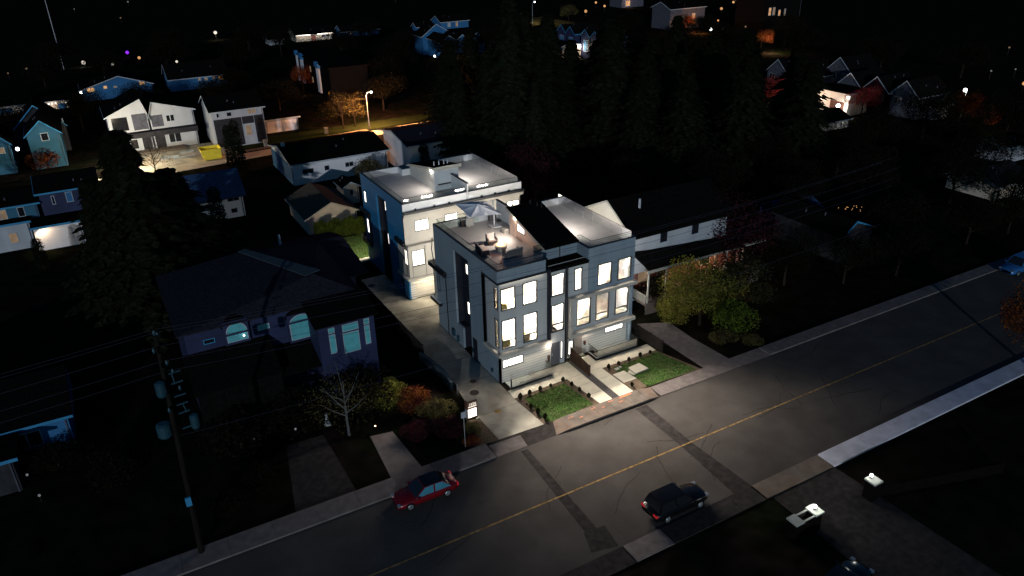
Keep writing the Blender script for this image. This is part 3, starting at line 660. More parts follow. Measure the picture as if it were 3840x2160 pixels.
def seat(name, label, w, loc, rz, cat):
    t = thing(name, label, cat, (0, 0, 0)); t.location = (0, 0, 0)
    m = MB(); d = .8
    m.box(-w / 2, -d / 2, .12, w / 2, d / 2, .34); m.build('frame', 'wicker', t)
    m = MB(); m.prism([(-w / 2, d / 2 - .12, .3), (w / 2, d / 2 - .12, .3), (w / 2, d / 2 + .02, .82), (-w / 2, d / 2 + .02, .82)], (0, .07, 0)); m.build('backrest', 'wicker', t)
    for s in (-1, 1):
        m = MB(); m.box(s * w / 2 - s * .1, -d / 2, .34, s * w / 2, d / 2 - .1, .58); m.build('armrest', 'wicker', t)
    n = 2 if w > 1.3 else 1; cw = (w - .22) / n
    for i in range(n):
        x = -w / 2 + .11 + i * cw
        MB().box(x + .01, -d / 2 + .02, .34, x + cw - .01, d / 2 - .14, .46).build('seat_cushion', 'cushion', t)
        MB().prism([(x + .02, d / 2 - .26, .46), (x + cw - .02, d / 2 - .26, .46), (x + cw - .02, d / 2 - .06, .86), (x + .02, d / 2 - .06, .86)], (0, .07, 0)).build('back_cushion', 'cushion', t)
    for sx in (-1, 1):
        for sy in (-1, 1): MB().box(sx * (w / 2 - .05) - .03, sy * (d / 2 - .05) - .03, 0, sx * (w / 2 - .05) + .03, sy * (d / 2 - .05) + .03, .12).build('leg', 'black_metal', t)
    t.location = loc; t.rotation_euler = (0, 0, rz)
seat('outdoor_armchair', 'cushioned wicker armchair behind the fire bowl', .95, (3.35, 7.2, DK), R(-12), 'armchair')
seat('outdoor_sofa', 'wicker sofa along the left glass railing, beside the fire bowl', 1.9, (1.55, 5.6, DK), R(80), 'sofa')
seat('outdoor_sofa', 'wicker sofa with its dark back to the street, nearest the front railing', 1.7, (3.5, 3.55, DK), R(186), 'sofa')
t = thing('fire_pit', 'round burning fire bowl between the terrace seats', 'fire pit', (3.35, 5.4, DK))
m = MB(); m.tube([(3.35, 5.4, DK), (3.35, 5.4, DK + .3), (3.35, 5.4, DK + .5)], [.45, .55, .64], 24); m.build('bowl', 'tan', t)
m = MB(); m.tube([(3.35, 5.4, DK + .505), (3.35, 5.4, DK + .53)], [.4, .4], 20); m.build('embers', 'flame', t)
m = MB(); rr = random.Random(3)
for i in range(9):
    a = rr.uniform(0, 6.28); q = rr.uniform(0, .2); x = 3.35 + q * math.cos(a); y = 5.4 + q * math.sin(a); h = rr.uniform(.15, .42)
    m.tube([(x, y, DK + .52), (x + .02, y, DK + .52 + h * .5), (x + rr.uniform(-.06, .06), y, DK + .52 + h)], [.07, .055, .006], 6)
m.build('flame', 'flame_core', t)
t = thing('barbecue_grill', 'pale gas barbecue with round lid ornament by the rear parapet', 'barbecue', (3.4, 12.3, DK))
m = MB(); m.box(3.15, 12.05, DK, 3.95, 12.6, DK + .85); m.build('cabinet', 'cap', t)
m = MB(); m.box(2.6, 12.1, DK + .82, 3.14, 12.5, DK + .88); m.build('side_shelf', 'cap', t)
m = MB(); m.box(2.75, 12.35, DK, 3.14, 12.65, DK + .7); m.build('gas_bottle_box', 'black_metal', t)
m = MB(); m.ball((3.5, 12.3, DK + 1.02), .26, 12, .6); m.ball((3.35, 12.3, DK + 1.22), .12); m.build('lid', 'white_metal', t)
t = thing('storage_box', 'dark storage box with yellow lid behind the umbrella mast', 'box', (6.3, 12.3, DK))
MB().box(5.8, 12.1, DK, 6.5, 12.6, DK + .75).build('body', 'wicker', t); MB().box(6.2, 12.05, DK + .76, 6.75, 12.65, DK + .85).build('lid', 'yelgreen', t)
t = MB(); t.tube([(6.4, 11.7, DK + .06), (6.7, 11.5, DK + .06), (6.8, 11.9, DK + .08), (6.5, 12.0, DK + .1), (6.45, 11.6, DK + .12)], .06, 6); tag(t.build('garden_hose', 'black_metal'), 'coiled black hose on the terrace floor by the divider wall', 'hose')
# furniture behind the windows
def room_chair(label, x, y, z, rz):
    t = thing('lounge_chair', label, 'armchair')
    MB().box(-.4, -.4, .12, .4, .4, .42).build('seat', 'olive', t); MB().box(-.4, .25, .42, .4, .42, .85).build('backrest', 'olive', t)
    for s in (-1, 1): MB().box(s * .4, -.35, .3, s * .5, .4, .6).build('armrest', 'olive', t)
    MB().box(-.35, -.35, 0, .35, .35, .12).build('plinth', 'wood', t)
    t.location = (x, y, z); t.rotation_euler = (0, 0, rz)
room_chair('tan armchair behind the lower left front window', 1.2, 1.15, 2.93, R(160))
room_chair('tan armchair behind the second lower front window', 3.1, 1.1, 2.93, R(200))
room_chair('tan armchair behind the upper left front window', 1.0, 1.1, 6.63, R(150))
for (x, y, z, lab) in ((5.05, 2.4, 5.3, 'dark diamond shaped picture, the higher of the two on the lower room wall'), (3.9, 4.59, 3.9, 'dark picture on the back wall of the lower left room')):
    m = MB()
    if x > 5: m.box(x - .04, y - .3, z - .45, x, y + .3, z + .45)
    else: m.box(x - .4, y - .04, z - .3, x + .4, y, z + .3)
    tag(m.build('picture', 'dark_panel'), lab, 'picture')

# ------------------------------------------------------------------ front yard things
r = random.Random(5)
def topiary_mesh(name, hh, rw):
    m = MB(); q = random.Random(hash(name) % 97 if False else 11)
    for i in range(260):
        t = q.random(); a = q.uniform(0, 6.28); rad = rw * math.sin(math.pi * min(1, .12 + t * .85)) * q.uniform(.8, 1.05)
        p = Vector((math.cos(a) * rad, math.sin(a) * rad, .06 + t * hh)); d = Vector((q.uniform(-1, 1), q.uniform(-1, 1), q.uniform(-.3, 1))).normalized() * .06; e = d.cross(Vector((q.random(), q.random(), 1))).normalized() * .05
        m.add([p - e, p + e, p + d * 1.4], [(0, 1, 2)])
    m.ball((0, 0, .08 + hh / 2), rw * .8, 8, hh / 2 / rw)
    return m
tp = thing('box_shrub', 'x', 'shrub'); topiary_mesh('a', .4, .15).build('foliage', 'shrub', tp); MB().cyl(0, 0, 0, .1, .03, 6).build('stem', 'bark', tp)
spots = [(.35, -3.0, 'at the driveway corner of the left bed', 1.15), (1.35, -2.9, 'second from the driveway corner in the back row of the left bed', 1), (2.45, -2.85, 'middle of the back row of the left bed', 1), (3.6, -2.75, 'fourth in the back row of the left bed', .75), (4.95, -2.65, 'at the path corner of the left bed', .95),
         (5.2, -3.7, 'second down the path side of the left bed', .95), (5.35, -4.7, 'third down the path side of the left bed', .95), (5.5, -5.9, 'fourth down the path side of the left bed, nearest the pavement', .95),
         (.35, -4.1, 'low one second down the driveway side of the left bed', .5), (.4, -4.7, 'third down the driveway side of the left bed', 1.0), (.5, -5.7, 'fourth down the driveway side of the left bed', 1.15), (.65, -6.6, 'fifth down the driveway side of the left bed, nearest the gutter', 1.1),
         (9.75, -2.95, 'at the path corner of the right bed', .95), (10.9, -2.95, 'second in the back row of the right bed', .95), (12.1, -2.9, 'third in the back row of the right bed', .95), (13.4, -2.9, 'fourth in the back row of the right bed', 1), (14.6, -2.9, 'last in the back row of the right bed, by the dark fence', .9), (9.75, -6.4, 'alone near the pavement in the right bed', .9)]
for i, (x, y, lab, sc) in enumerate(spots):
    o = tp if i == 0 else copy_tree(tp); o.location = (x, y, 0); o.scale = (sc, sc, sc * r.uniform(.9, 1.15)); o.rotation_euler = (0, 0, r.uniform(0, 6))
    o['label'] = 'small clipped shrub ' + lab; o['group'] = 'clipped shrubs around the front lawns'
t = thing('concrete_pad', 'pale square concrete slab in the right front lawn', 'slab', (11.8, -4.4, 0))
m = MB(); m.slab([(11.25, -3.95), (12.55, -3.8), (12.75, -4.95), (11.2, -5.05)], .02, .14); m.build('slab', 'walk', t)
m = MB(); m.slab([(10.75, -4.45), (11.2, -4.2), (11.15, -5.1), (10.95, -5.05)], .02, .06); m.build('edge', 'walk', t)
for (x, y, lab) in ((10.3, -3.45, 'small white utility lid in the right lawn, larger one'), (10.75, -3.35, 'tiny white utility lid in the right lawn next to the larger one')):
    s = .22 if x < 10.5 else .13; tag(MB().box(x - s, y - s * .7, .02, x + s, y + s * .7, .07).build('manhole_plate', 'cap'), lab, 'lid')
for (x, y, lab) in ((-2.63, -.08, 'round iron manhole cover in the driveway by the house corner'), (-2.86, 25.4, 'round iron manhole cover at the rear end of the driveway'), (-1.9, 1.6, 'round iron manhole cover in the shaded driveway strip')):
    m = MB(); m.cyl(x, y, .004, .016, .42 if x < -2 else .3, 20); tag(m.build('manhole_cover', 'iron'), lab, 'manhole cover')
tag(MB().cyl(-2.2, -3.6, .005, .012, .3, 16).build('paint_mark', 'yellow'), 'faint yellow paint mark on the driveway', 'paint mark')
# privacy fence between the entries
def fence(name, label, pts, h, mat, post=None, cat='fence', step=2.0, th=.05, h2=None):
    t = thing(name, label, cat, (*pts[0], 0))
    for k, (a, b) in enumerate(zip(pts[:-1], pts[1:])):
        a = Vector((*a, 0)); b = Vector((*b, 0)); u = (b - a).normalized(); nn = Vector((-u.y, u.x, 0)) * th / 2
        ha, hb = h, (h2 if h2 is not None else h)
        m = MB(); m.prism([a - nn, b - nn, b - nn + Vector((0, 0, hb)), a - nn + Vector((0, 0, ha))], nn * 2); m.build('panel', mat, t)
        L = (b - a).length; n = max(1, round(L / step))
        for i in range(n + 1):
            p = a + u * (L * i / n); hh = ha + (hb - ha) * i / n
            MB().box(p.x - .06, p.y - .06, 0, p.x + .06, p.y + .06, hh + .06).build('post', post or mat, t)
    return t
fence('privacy_fence', 'brown slatted screen between the two front entries', [(7.5, -.05), (7.5, -3.1)], 1.5, 'brown_wood', 'brown_wood', step=1.5, h2=1.1)
fence('side_fence', 'dark board fence right of the duplex front yard', [(15.6, 3.5), (15.7, -3.3)], 1.3, 'fence_dark', step=1.7)
fence('side_fence', 'dark board fence along the left of the driveway', [(-4.15, 7.6), (-4.3, 18), (-4.4, 31)], 1.5, 'fence_dark', step=2.5)
tag(MB().slab([(-4.35, 7.5), (-3.8, 3.4), (-4.05, 1.3), (-4.3, 1.3), (-4.15, 3.4), (-4.6, 7.5)], 0, .9).build('retaining_wall', 'fence_blue'), 'low blue grey retaining wall beside the driveway', 'wall')
fence('back_fence', 'tan lit fence behind the left neighbour roof', [(-13.5, 38.2), (-4.6, 38.2)], 1.6, 'fence_tan', step=2.4)
m = MB(); m.box(-4.08, .35, 0, -4.0, .43, 1.05); 
t = thing('glass_gate', 'small glass gate panel at the left edge of the driveway', 'gate', (-4, .4, 0))
m.build('post', 'steel', t); MB().box(-4.05, .45, .1, -4.03, 1.2, .95).build('panel', 'rail_glass', t)
# lit address sign
t = thing('address_sign', 'dark wooden number sign 1656 with bright lamp, left of the driveway mouth', 'sign', (-4.4, -3.3, 0))
m = MB(); m.box(-4.9, -3.3, 0, -3.95, -3.18, 1.62); m.build('panel', 'brown_plank', t)
m = MB(); m.box(-5.02, -3.34, 0, -4.901, -3.12, 1.8); m.build('post', 'brown_plank', t)
m = MB(); m.box(-4.82, -3.325, .1, -4.05, -3.301, .9); m.build('lamplit_glow', 'lit', t)  # lamplight on the sign's foot, put in as a glowing panel
m = MB(); m.box(-4.78, -3.33, 1.08, -4.02, -3.301, 1.18); m.build('lettering_strip', 'lit_soft', t)
m = MB(); m.box(-4.25, -3.75, 0, -4.05, -3.6, .1); m.build('ground_lamp', 'cap', t)
m = MB(); m.box(-5.12, -3.6, .2, -5.04, -3.4, 1.2); m.build('side_plate', 'wall_pale', t)
fc = bpy.data.curves.new('num', 'FONT'); fc.body = '1656'; fc.size = .36; fc.extrude = .012; fc.align_x = 'CENTER'
fo = bpy.data.objects.new('num', fc); COL.objects.link(fo); bpy.context.view_layer.update()
me = bpy.data.meshes.new_from_object(fo.evaluated_get(bpy.context.evaluated_depsgraph_get())); bpy.data.objects.remove(fo)
no = bpy.data.objects.new('house_number', me); COL.objects.link(no); no.parent = t; no.rotation_euler = (R(90), 0, 0); no.location = (-4.4 + 4.4, -.02, 1.25)
me.materials.clear(); me.materials.append(M['lit_soft'])
m = MB(); m.cyl(-6.68, -6.5, 0, 3.3, .03, 8); t = thing('sign_post', 'thin sign post on the verge left of the driveway', 'post', (-6.68, -6.5, 0)); m.build('pole', 'steel', t); MB().box(-6.9, -6.54, 2.8, -6.5, -6.5, 3.35).build('plate', 'wall_pale', t)

# ------------------------------------------------------------------ cars
def car(name, label, cat, L, Wd, Hh, paint, loc, rz, suv=False, glassm='car_glass', roofm=None):
    t = thing(name, label, cat); hw = Wd / 2; zb = .2; zs = .82 if not suv else .95
    st = [(-L / 2, .45, zs - .12, .78), (-L / 2 + .12, .28, zs + .02, .93), (-L / 2 + .6, zb, zs + .08, 1), (-L * .15, zb, zs + .03, 1), (L * .18, zb, zs, 1), (L / 2 - .9, zb, zs - .04, .98), (L / 2 - .3, .24, zs - .14, .9), (L / 2 - .05, .3, zs - .25, .78), (L / 2, .4, zs - .32, .66)]
    m = MB(); rings = []
    for (x, b, tp_, w) in st:
        w *= hw; k = tp_ - b
        ring = [(x, -w * .82, b), (x, -w * .98, b + k * .22), (x, -w, b + k * .55), (x, -w * .95, b + k * .85), (x, -w * .8, tp_), (x, 0, tp_ + .04), (x, w * .8, tp_), (x, w * .95, b + k * .85), (x, w, b + k * .55), (x, w * .98, b + k * .22), (x, w * .82, b)]
        rings.append(ring)
    n = 11; vs = [p for q in rings for p in q]
    fs = [(i * n + j, i * n + (j + 1) % n, (i + 1) * n + (j + 1) % n, (i + 1) * n + j) for i in range(len(st) - 1) for j in range(n)]
    fs += [tuple(range(n)), tuple(range((len(st) - 1) * n, len(st) * n))[::-1]]
    m.add(vs, fs); body = m.build('body', paint, t, smooth=True)
    # cabin frame: bottom and top outlines
    xb0, xb1, xt0, xt1 = ((-L / 2 + .25, L * .2, -L / 2 + .55, L * .04) if suv else (-L / 2 + .55, L * .22, -L * .25, L * .05))
    wb, wt = hw * .93, hw * .72; zt = Hh - .04
    B = [(xb0, -wb, zs), (xb1, -wb, zs), (xb1, wb, zs), (xb0, wb, zs)]; T = [(xt0, -wt, zt), (xt1, -wt, zt), (xt1, wt, zt), (xt0, wt, zt)]
    m = MB(); m.add(B + T, [(0, 1, 5, 4), (1, 2, 6, 5), (2, 3, 7, 6), (3, 0, 4, 7)]); m.build('pillars', paint, t)
    m = MB(); m.add([T[0], T[1], T[2], T[3], (xt0 + .15, 0, Hh), (xt1 - .15, 0, Hh + .01)], [(0, 1, 5, 4), (1, 2, 5), (2, 3, 4, 5), (3, 0, 4)]); m.build('roof', roofm or paint, t, smooth=True)
    def quad(a, b, c, d, ins, off):
        a, b, c, d = map(Vector, (a, b, c, d)); ce = (a + b + c + d) / 4; nn = (b - a).cross(d - a).normalized() * off
        return [p + (ce - p).normalized() * ins + nn for p in (a, b, c, d)]
    m = MB(); m.add(quad(B[1], B[2], T[2], T[1], .1, .012), [(0, 1, 2, 3)]); m.build('windscreen', 'car_glass', t)
    m = MB(); m.add(quad(B[3], B[0], T[0], T[3], .1, .012), [(0, 1, 2, 3)]); m.build('rear_window', 'car_glass', t)
    for s, (b0, b1, t1, t0) in ((-1, (B[0], B[1], T[1], T[0])), (1, (B[2], B[3], T[3], T[2]))):
        b0, b1, t1, t0 = map(Vector, (b0, b1, t1, t0)); mb_, mt = b0.lerp(b1, .52), t0.lerp(t1, .52)
        for q in (quad(b0, mb_, mt, t0, .07, .012), quad(mb_, b1, t1, mt, .07, .012)):
            m = MB(); m.add(q, [(0, 1, 2, 3)]); m.build('side_window', glassm if s == -1 or glassm == 'car_glass' else glassm, t)
        m = MB(); m.box(xb1 - .3, s * hw * .95, zs, xb1 - .12, s * (hw + .14), zs + .14); m.build('mirror', paint, t)
        m = MB(); m.box(L / 2 - .32, s * hw * .55, zs - .3, L / 2 - .02, s * hw * .84, zs - .17); m.build('headlight', 'rim', t)
        m = MB(); m.box(-L / 2 - .01, s * hw * .5, zs - .2, -L / 2 + .16, s * hw * .9, zs - .06); m.build('taillight', 'lamp_red', t)
        for x in (-L * .3, L * .31):
            w = MB(); w.tube([(x, s * (hw - .2), .33), (x, s * (hw + .01), .33)], .33, 18); ww = w.build('wheel', 'tyre', t)
            q = MB(); q.tube([(x, s * (hw + .008), .33), (x, s * (hw + .03), .33)], [.21, .18], 14); q.build('rim', 'rim', ww)
    t.location = loc; t.rotation_euler = (0, 0, rz); return t
car('parked_car', 'red hatchback parked along the far kerb, left of the driveway', 'car', 4.7, 1.82, 1.45, 'red_paint', (-11.7, -10.1, 0), R(180), glassm='pane_reflect', roofm='black_paint')
car('parked_car', 'black sport utility car parked at the near kerb', 'car', 4.75, 1.9, 1.72, 'black_paint', (2.95, -20.2, 0), 0, suv=True)
car('parked_car', 'blue minivan half cut by the right picture edge', 'car', 5.0, 1.95, 1.8, 'blue_paint', (61.7, -10.1, 0), R(180), suv=True, glassm='pane_reflect')
car('parked_car', 'dark car at the bottom edge with a glint along its roof', 'car', 4.6, 1.8, 1.45, 'black_paint', (7.0, -30.9, 0), R(8))

# ------------------------------------------------------------------ gate pillars
t = thing('gate_pillar', 'wide stone planter pillar with two pale caps and a lamp, left of the near driveway', 'pillar', (8.6, -26.4, 0))
m = MB(); m.box(7.4, -26.8, 0, 8.0, -26.05, 1.5); m.box(9.2, -26.8, 0, 9.85, -26.0, 1.5); m.box(8.0, -26.75, 0, 9.2, -26.1, 1.1); m.build('masonry', 'stone', t)
m = MB(); m.box(7.33, -26.87, 1.5, 8.05, -25.98, 1.62); m.build('cap', 'cap', t); m = MB(); m.box(9.13, -26.87, 1.5, 9.92, -25.93, 1.62); m.build('cap', 'cap', t)
m = MB(); m.box(8.05, -26.8, 1.5, 9.13, -26.7, 1.58); m.box(8.05, -26.15, 1.5, 9.13, -26.05, 1.58); m.build('rail', 'cap', t)
l = MB().cyl(9.55, -26.35, 1.62, 1.75, .07, 10).build('lamp', 'black_metal', t); MB().ball((9.55, -26.35, 1.84), .13).build('globe', 'lamp_cool', l)
t = thing('gate_pillar', 'single stone pillar with pale cap and lamp, right of the near driveway', 'pillar', (15.4, -26.4, 0))
m = MB(); m.box(15.05, -26.8, 0, 15.75, -26.05, 1.5); m.build('masonry', 'stone', t); MB().box(14.98, -26.87, 1.5, 15.82, -25.98, 1.62).build('cap', 'cap', t)
l = MB().cyl(15.4, -26.2, 1.62, 1.75, .07, 10).build('lamp', 'black_metal', t); MB().ball((15.4, -26.2, 1.84), .12).build('globe', 'lamp_cool', l)
fence('garden_wall', 'low dark wall running from the right gate pillar', [(15.8, -26.5), (26, -29.5)], .9, 'stone', step=5, cat='wall', th=.25)

# ------------------------------------------------------------------ power pole and wires
t = thing('power_pole', 'wooden power pole with transformers and crossarms in the dark left garden', 'utility pole', (-26.5, -7.6, 0))
m = MB(); m.tube([(-26.7, -7.6, 0), (-26.4, -7.6, 9), (-26.1, -7.6, 16.4)], [.2, .17, .12], 10); m.build('pole', 'pole_wood', t)
m = MB(); m.bar((-26.15, -8.7, 15.7), (-26.15, -6.5, 15.7), .12); m.bar((-26.15, -8.4, 14.6), (-26.15, -6.7, 14.6), .12); m.build('crossarm', 'pole_wood', t)
for (x, y, z, rr_) in ((-26.55, -7.95, 13.1, .3), (-26.95, -7.6, 10.1, .42), (-25.2, -7.9, 10.3, .26)):
    m = MB(); m.tube([(x, y, z - .5), (x, y, z - .35), (x, y, z + .4), (x, y, z + .5)], [rr_ * .7, rr_, rr_, rr_ * .6], 14); m.build('transformer', 'teal_metal', t)
for (x, y, z) in ((-26.4, -8.6, 16.0), (-26.15, -7.6, 16.6), (-26.0, -6.6, 15.95), (-25.9, -8.2, 14.85), (-25.7, -8.0, 14.1), (-25.55, -8.0, 12.9), (-26.4, -8, 11.6)):
    m = MB(); m.tube([(x, y, z - .16), (x, y, z), (x, y, z + .16)], [.05, .1, .04], 8); m.build('insulator', 'teal_metal', t)
m = MB()
for z in (13.9, 13.2, 12.3, 11.7, 11.1, 10.0): m = MB(); m.bar((-25.95, -7.85, z), (-25.3, -7.9, z + .08), .07); m.build('bracket', 'teal_metal', t)
m = MB(); m.bar((-25.8, -7.9, 13.9), (-25.75, -7.9, 13.2), .07); m.build('bracket', 'teal_metal', t); m = MB(); m.bar((-25.6, -7.9, 11.7), (-25.5, -7.9, 11.1), .07); m.build('bracket', 'teal_metal', t)
m = MB(); m.box(-26.85, -7.95, 4.3, -26.5, -7.8, 4.95); m.build('blue_plate', 'fascia_blue', t)
def wire(label, a, b, sag, rad=.012):
    pts = []
    for i in range(25):
        s = i / 24; p = Vector(a).lerp(Vector(b), s); p.z -= sag * 4 * s * (1 - s); pts.append(p)
    m = MB(); m.tube(pts, rad, 4); tag(m.build('power_line', 'wire'), label, 'power line', 'overhead lines strung from the pole')
for i, (ya, za) in enumerate(((-8.6, 16.2), (-7.6, 16.8), (-6.6, 16.1), (-8.2, 15.0), (-8.0, 14.2))):
    lab = ['nearest of the top', 'middle of the top', 'farthest of the top', 'upper communication', 'lowest communication'][i]
    wire(f'{lab} overhead line running right from the pole', (-26, ya, za), (38, ya - .3, za - .3), 1.2)
    wire(f'{lab} overhead line running left from the pole', (-26.3, ya, za), (-80, ya + .3, za), 1.0)
wire('low service line crossing the left front garden', (-26.2, -7.9, 9.6), (38, -8.1, 10.0), .8)

# ------------------------------------------------------------------ vegetation
def fir_mesh(seed, h=1.0):
    """unit conifer, height 1, radius about .2: drooping sprays of needles round the stem"""
    q = random.Random(seed); m = MB()
    for lv in range(46):
        z = .08 + .9 * lv / 46; rad = .215 * (1 - z) ** .8 * q.uniform(.75, 1.15); nb = 12
        for b in range(nb):
            a = q.uniform(0, 6.28); rr = rad * q.uniform(.6, 1.2)
            for s in range(7):
                t = (s + q.random()) / 7; p = Vector((math.cos(a) * rr * t, math.sin(a) * rr * t, z - .05 * t * t * (1 - z * .5) + q.uniform(-.006, .006)))
                w = .018 * (1.2 - t) + .007; d = Vector((math.cos(a), math.sin(a), -.35)).normalized() * w * 1.6; e = Vector((-math.sin(a), math.cos(a), q.uniform(-.5, .5))) * w
                m.add([p - e, p + e, p + d + Vector((0, 0, -.006)), p - d * .3 + Vector((0, 0, .008))], [(0, 2, 1), (0, 1, 3)])
    return m
def leafy_mesh(seed, blobs, n, size, flat=1.0):
    """crown made of leaf clumps spread through several overlapping volumes"""
    q = random.Random(seed); m = MB()
    for i in range(n):
        c, rd = blobs[q.randrange(len(blobs))]
        while True:
            v = Vector((q.uniform(-1, 1), q.uniform(-1, 1), q.uniform(-1, 1)))
            if .25 < v.length < 1: break
        v = v.normalized() * (v.length ** .5) * q.uniform(.85, 1.15)
        p = Vector(c) + Vector((v.x * rd, v.y * rd, v.z * rd * flat))
        d = Vector((q.uniform(-1, 1), q.uniform(-1, 1), q.uniform(-.6, .9))).normalized() * size * q.uniform(.5, 1.4); e = d.cross(Vector((q.uniform(-1, 1), q.uniform(-1, 1), 1))).normalized() * size * .55
        m.add([p - d * .5, p + e * .5, p + d * .6, p - e * .5], [(0, 1, 2, 3)])
    return m
def blobs(seed, n, r0=.5):
    q = random.Random(seed); return [((q.uniform(-.32, .32), q.uniform(-.32, .32), .62 + q.uniform(-.2, .2)), q.uniform(.13, .24)) for _ in range(n)]
def limbs(seed, h0=.0, spread=.3, n=5, thick=.022):
    q = random.Random(seed); m = MB(); m.tube([(0, 0, 0), (.005, .01, .25), (0, 0, .5), (.02, 0, .8)], [thick, thick * .8, thick * .6, thick * .15], 8)
    for i in range(n):
        a = i * 2.4 + q.random(); z = .25 + .4 * i / n
        m.tube([(0, 0, z), (math.cos(a) * spread * .5, math.sin(a) * spread * .5, z + .13), (math.cos(a) * spread, math.sin(a) * spread, z + .3)], [thick * .5, thick * .3, thick * .1], 6)
    return m
PROTO = {}
def proto(kind, mat, bark='bark'):
    key = (kind, mat, bark)
    if key in PROTO: return copy_tree(PROTO[key])
    t = thing('tree', 'x', 'tree')
    if kind == 'fir': t.name = 'conifer_tree'; fir_mesh(1).build('crown', mat, t); m = MB(); m.tube([(0, 0, 0), (0, 0, .5), (0, 0, .97)], [.016, .01, .002], 8); m.build('trunk', bark, t)
    if kind == 'fir2': t.name = 'conifer_tree'; fir_mesh(5).build('crown', mat, t); m = MB(); m.tube([(0, 0, 0), (.004, 0, .5), (0, 0, .97)], [.018, .011, .002], 8); m.build('trunk', bark, t)
    if kind == 'round': t.name = 'leafy_tree'; leafy_mesh(2, blobs(2, 22), 10000, .026).build('crown', mat, t); limbs(3).build('trunk', bark, t)
    if kind == 'sparse': t.name = 'bare_tree'; leafy_mesh(4, blobs(8, 12), 1100, .022).build('crown', mat, t); limbs(9, n=9, thick=.018).build('trunk', bark, t)
    if kind == 'bush': t.name = 'garden_bush'; leafy_mesh(6, [((q, w, .42), .36) for q, w in ((-.3, 0), (.25, .15), (0, -.25), (.1, .3))] + [((0, 0, .6), .32)], 3200, .06).build('foliage', mat, t); limbs(5, n=4, thick=.03).build('stem', bark, t)
    if kind == 'column': t.name = 'cypress'; leafy_mesh(7, [((0, 0, .15 + .1 * i), .13 - .004 * i * i * .18) for i in range(8)], 2600, .035).build('crown', mat, t); MB().cyl(0, 0, 0, .3, .02, 6).build('trunk', bark, t)
    PROTO[key] = t; return t
def plant(kind, mat, x, y, h, w, label, group=None, cat=None, bark='bark', name=None, rz=None):
    o = proto(kind, mat, bark); o.location = (x, y, 0); o.scale = (w, w, h); o.rotation_euler = (0, 0, rnd.uniform(0, 6.28) if rz is None else rz)
    o['label'] = label
    if 'group' in o: del o['group']
    if group: o['group'] = group
    o['category'] = cat or ('shrub' if kind == 'bush' else 'tree'); return o
# named trees
plant('round', 'yelgreen', 22.4, -1.0, 6.6, 8.4, 'yellow green tree lit by the duplex, right of its fence')
plant('round', 'shrub', 26.4, -1.4, 6.4, 7.6, 'greener tree behind and right of the yellow green one')
plant('bush', 'darkleaf', 21.3, 4.6, 3.8, 3.3, 'dark round bush in front of the lit porch')
plant('bush', 'hedge', 24.6, -3.2, 3.4, 4.4, 'broad green bush filling the ground right of the yellow green trunk')
plant('bush', 'yelgreen', 20.7, 1.2, 2.6, 3.2, 'low straggly bush between the right path and the tree')
plant('bush', 'olive', 22.2, -4.6, 1.2, 2.3, 'low shrub at the foot of the yellow green tree')
plant('bush', 'olive', 24.3, -6.3, .9, 2.0, 'smallest low shrub near the right pavement')
plant('round', 'maroon', 33.0, 5.5, 10.5, 11, 'maroon leaved tree over the right neighbour porch roof')
plant('round', 'maroon', 31.5, 14.5, 9, 8, 'maroon tree behind the right neighbour roof end')
plant('round', 'maroon', 23.5, 33, 11, 8, 'tall maroon tree behind the rear duplex at the dark field edge')
plant('round', 'autumn', 41.5, -23.5, 8.5, 9, 'orange autumn tree at the right picture edge by the pale pavement')
plant('sparse', 'olive', -14.1, -.3, 6.5, 6.5, 'pale barked forked tree in the left front garden', bark='birch')
plant('bush', 'yelgreen', -9.6, 1.9, 3.0, 2.6, 'yellow green bush in the left front garden')
plant('bush', 'autumn', -8.3, .1, 2.7, 2.4, 'orange bush right of the yellow green one')
plant('bush', 'olive', -11.2, 2.6, 2.6, 2.8, 'dull olive bush left of the yellow green one')
plant('bush', 'olive', -6.9, -1.9, 1.9, 2.8, 'brownish bush between orange bush and lit sign')
plant('bush', 'maroon', -7.3, -4.0, 1.4, 2.6, 'low maroon shrub behind the left pavement')
plant('bush', 'maroon', -9.3, -3.2, 1.3, 2.4, 'low maroon shrub beside the narrow left path')
plant('bush', 'olive', -5.3, -5.0, .8, 1.4, 'small shrub in the bed under the number sign')
plant('bush', 'autumn', -6.0, -6.3, .6, 1.2, 'tiny reddish shrub at the pavement left of the driveway')
for i, (x, y, s) in enumerate(((-22, 2.6, 3.6), (-21.5, -3, 2.0), (-24.2, -4.4, 1.8), (-12, 3.0, 4.2), (-17.0, 3.0, 3.8), (-31, 3.5, 2.6), (-34.8, 7.6, 2.3), (-37, 8.2, 2.0), (-33.3, 7.8, 1.7))):
    plant('bush', 'darkleaf', x, y, s, s * 1.3, ['big dark bush behind the power pole', 'dark bush left of the left driveway', 'dark bush at the foot of the power pole', 'dark bush below the tall bay window', 'dark bush below the first arched window', 'dark bush between pole and blue trimmed house', 'dark bush right of centre before the blue trimmed house', 'dark bush left of centre before the blue trimmed house', 'small dark bush at the right end of the blue trimmed house'][i], 'dark garden bushes')
# columnar cypresses
plant('column', 'fir', -14.8, 50, 7.4, 9, 'dark cypress in front of the blue roofed house')
plant('column', 'fir', -6.4, 78.0, 9.4, 8, 'slim dark cypress by the pale side street')
plant('column', 'fir', -7.3, 80.2, 8.2, 7, 'second slim cypress left behind the first by the side street')
plant('column', 'fir', -35.5, 50.8, 4.4, 6, 'dark cypress in front of the lit garage')
plant('column', 'fir', 18.4, 58.5, 6, 7, 'dark cypress against the white house behind the rear duplex')
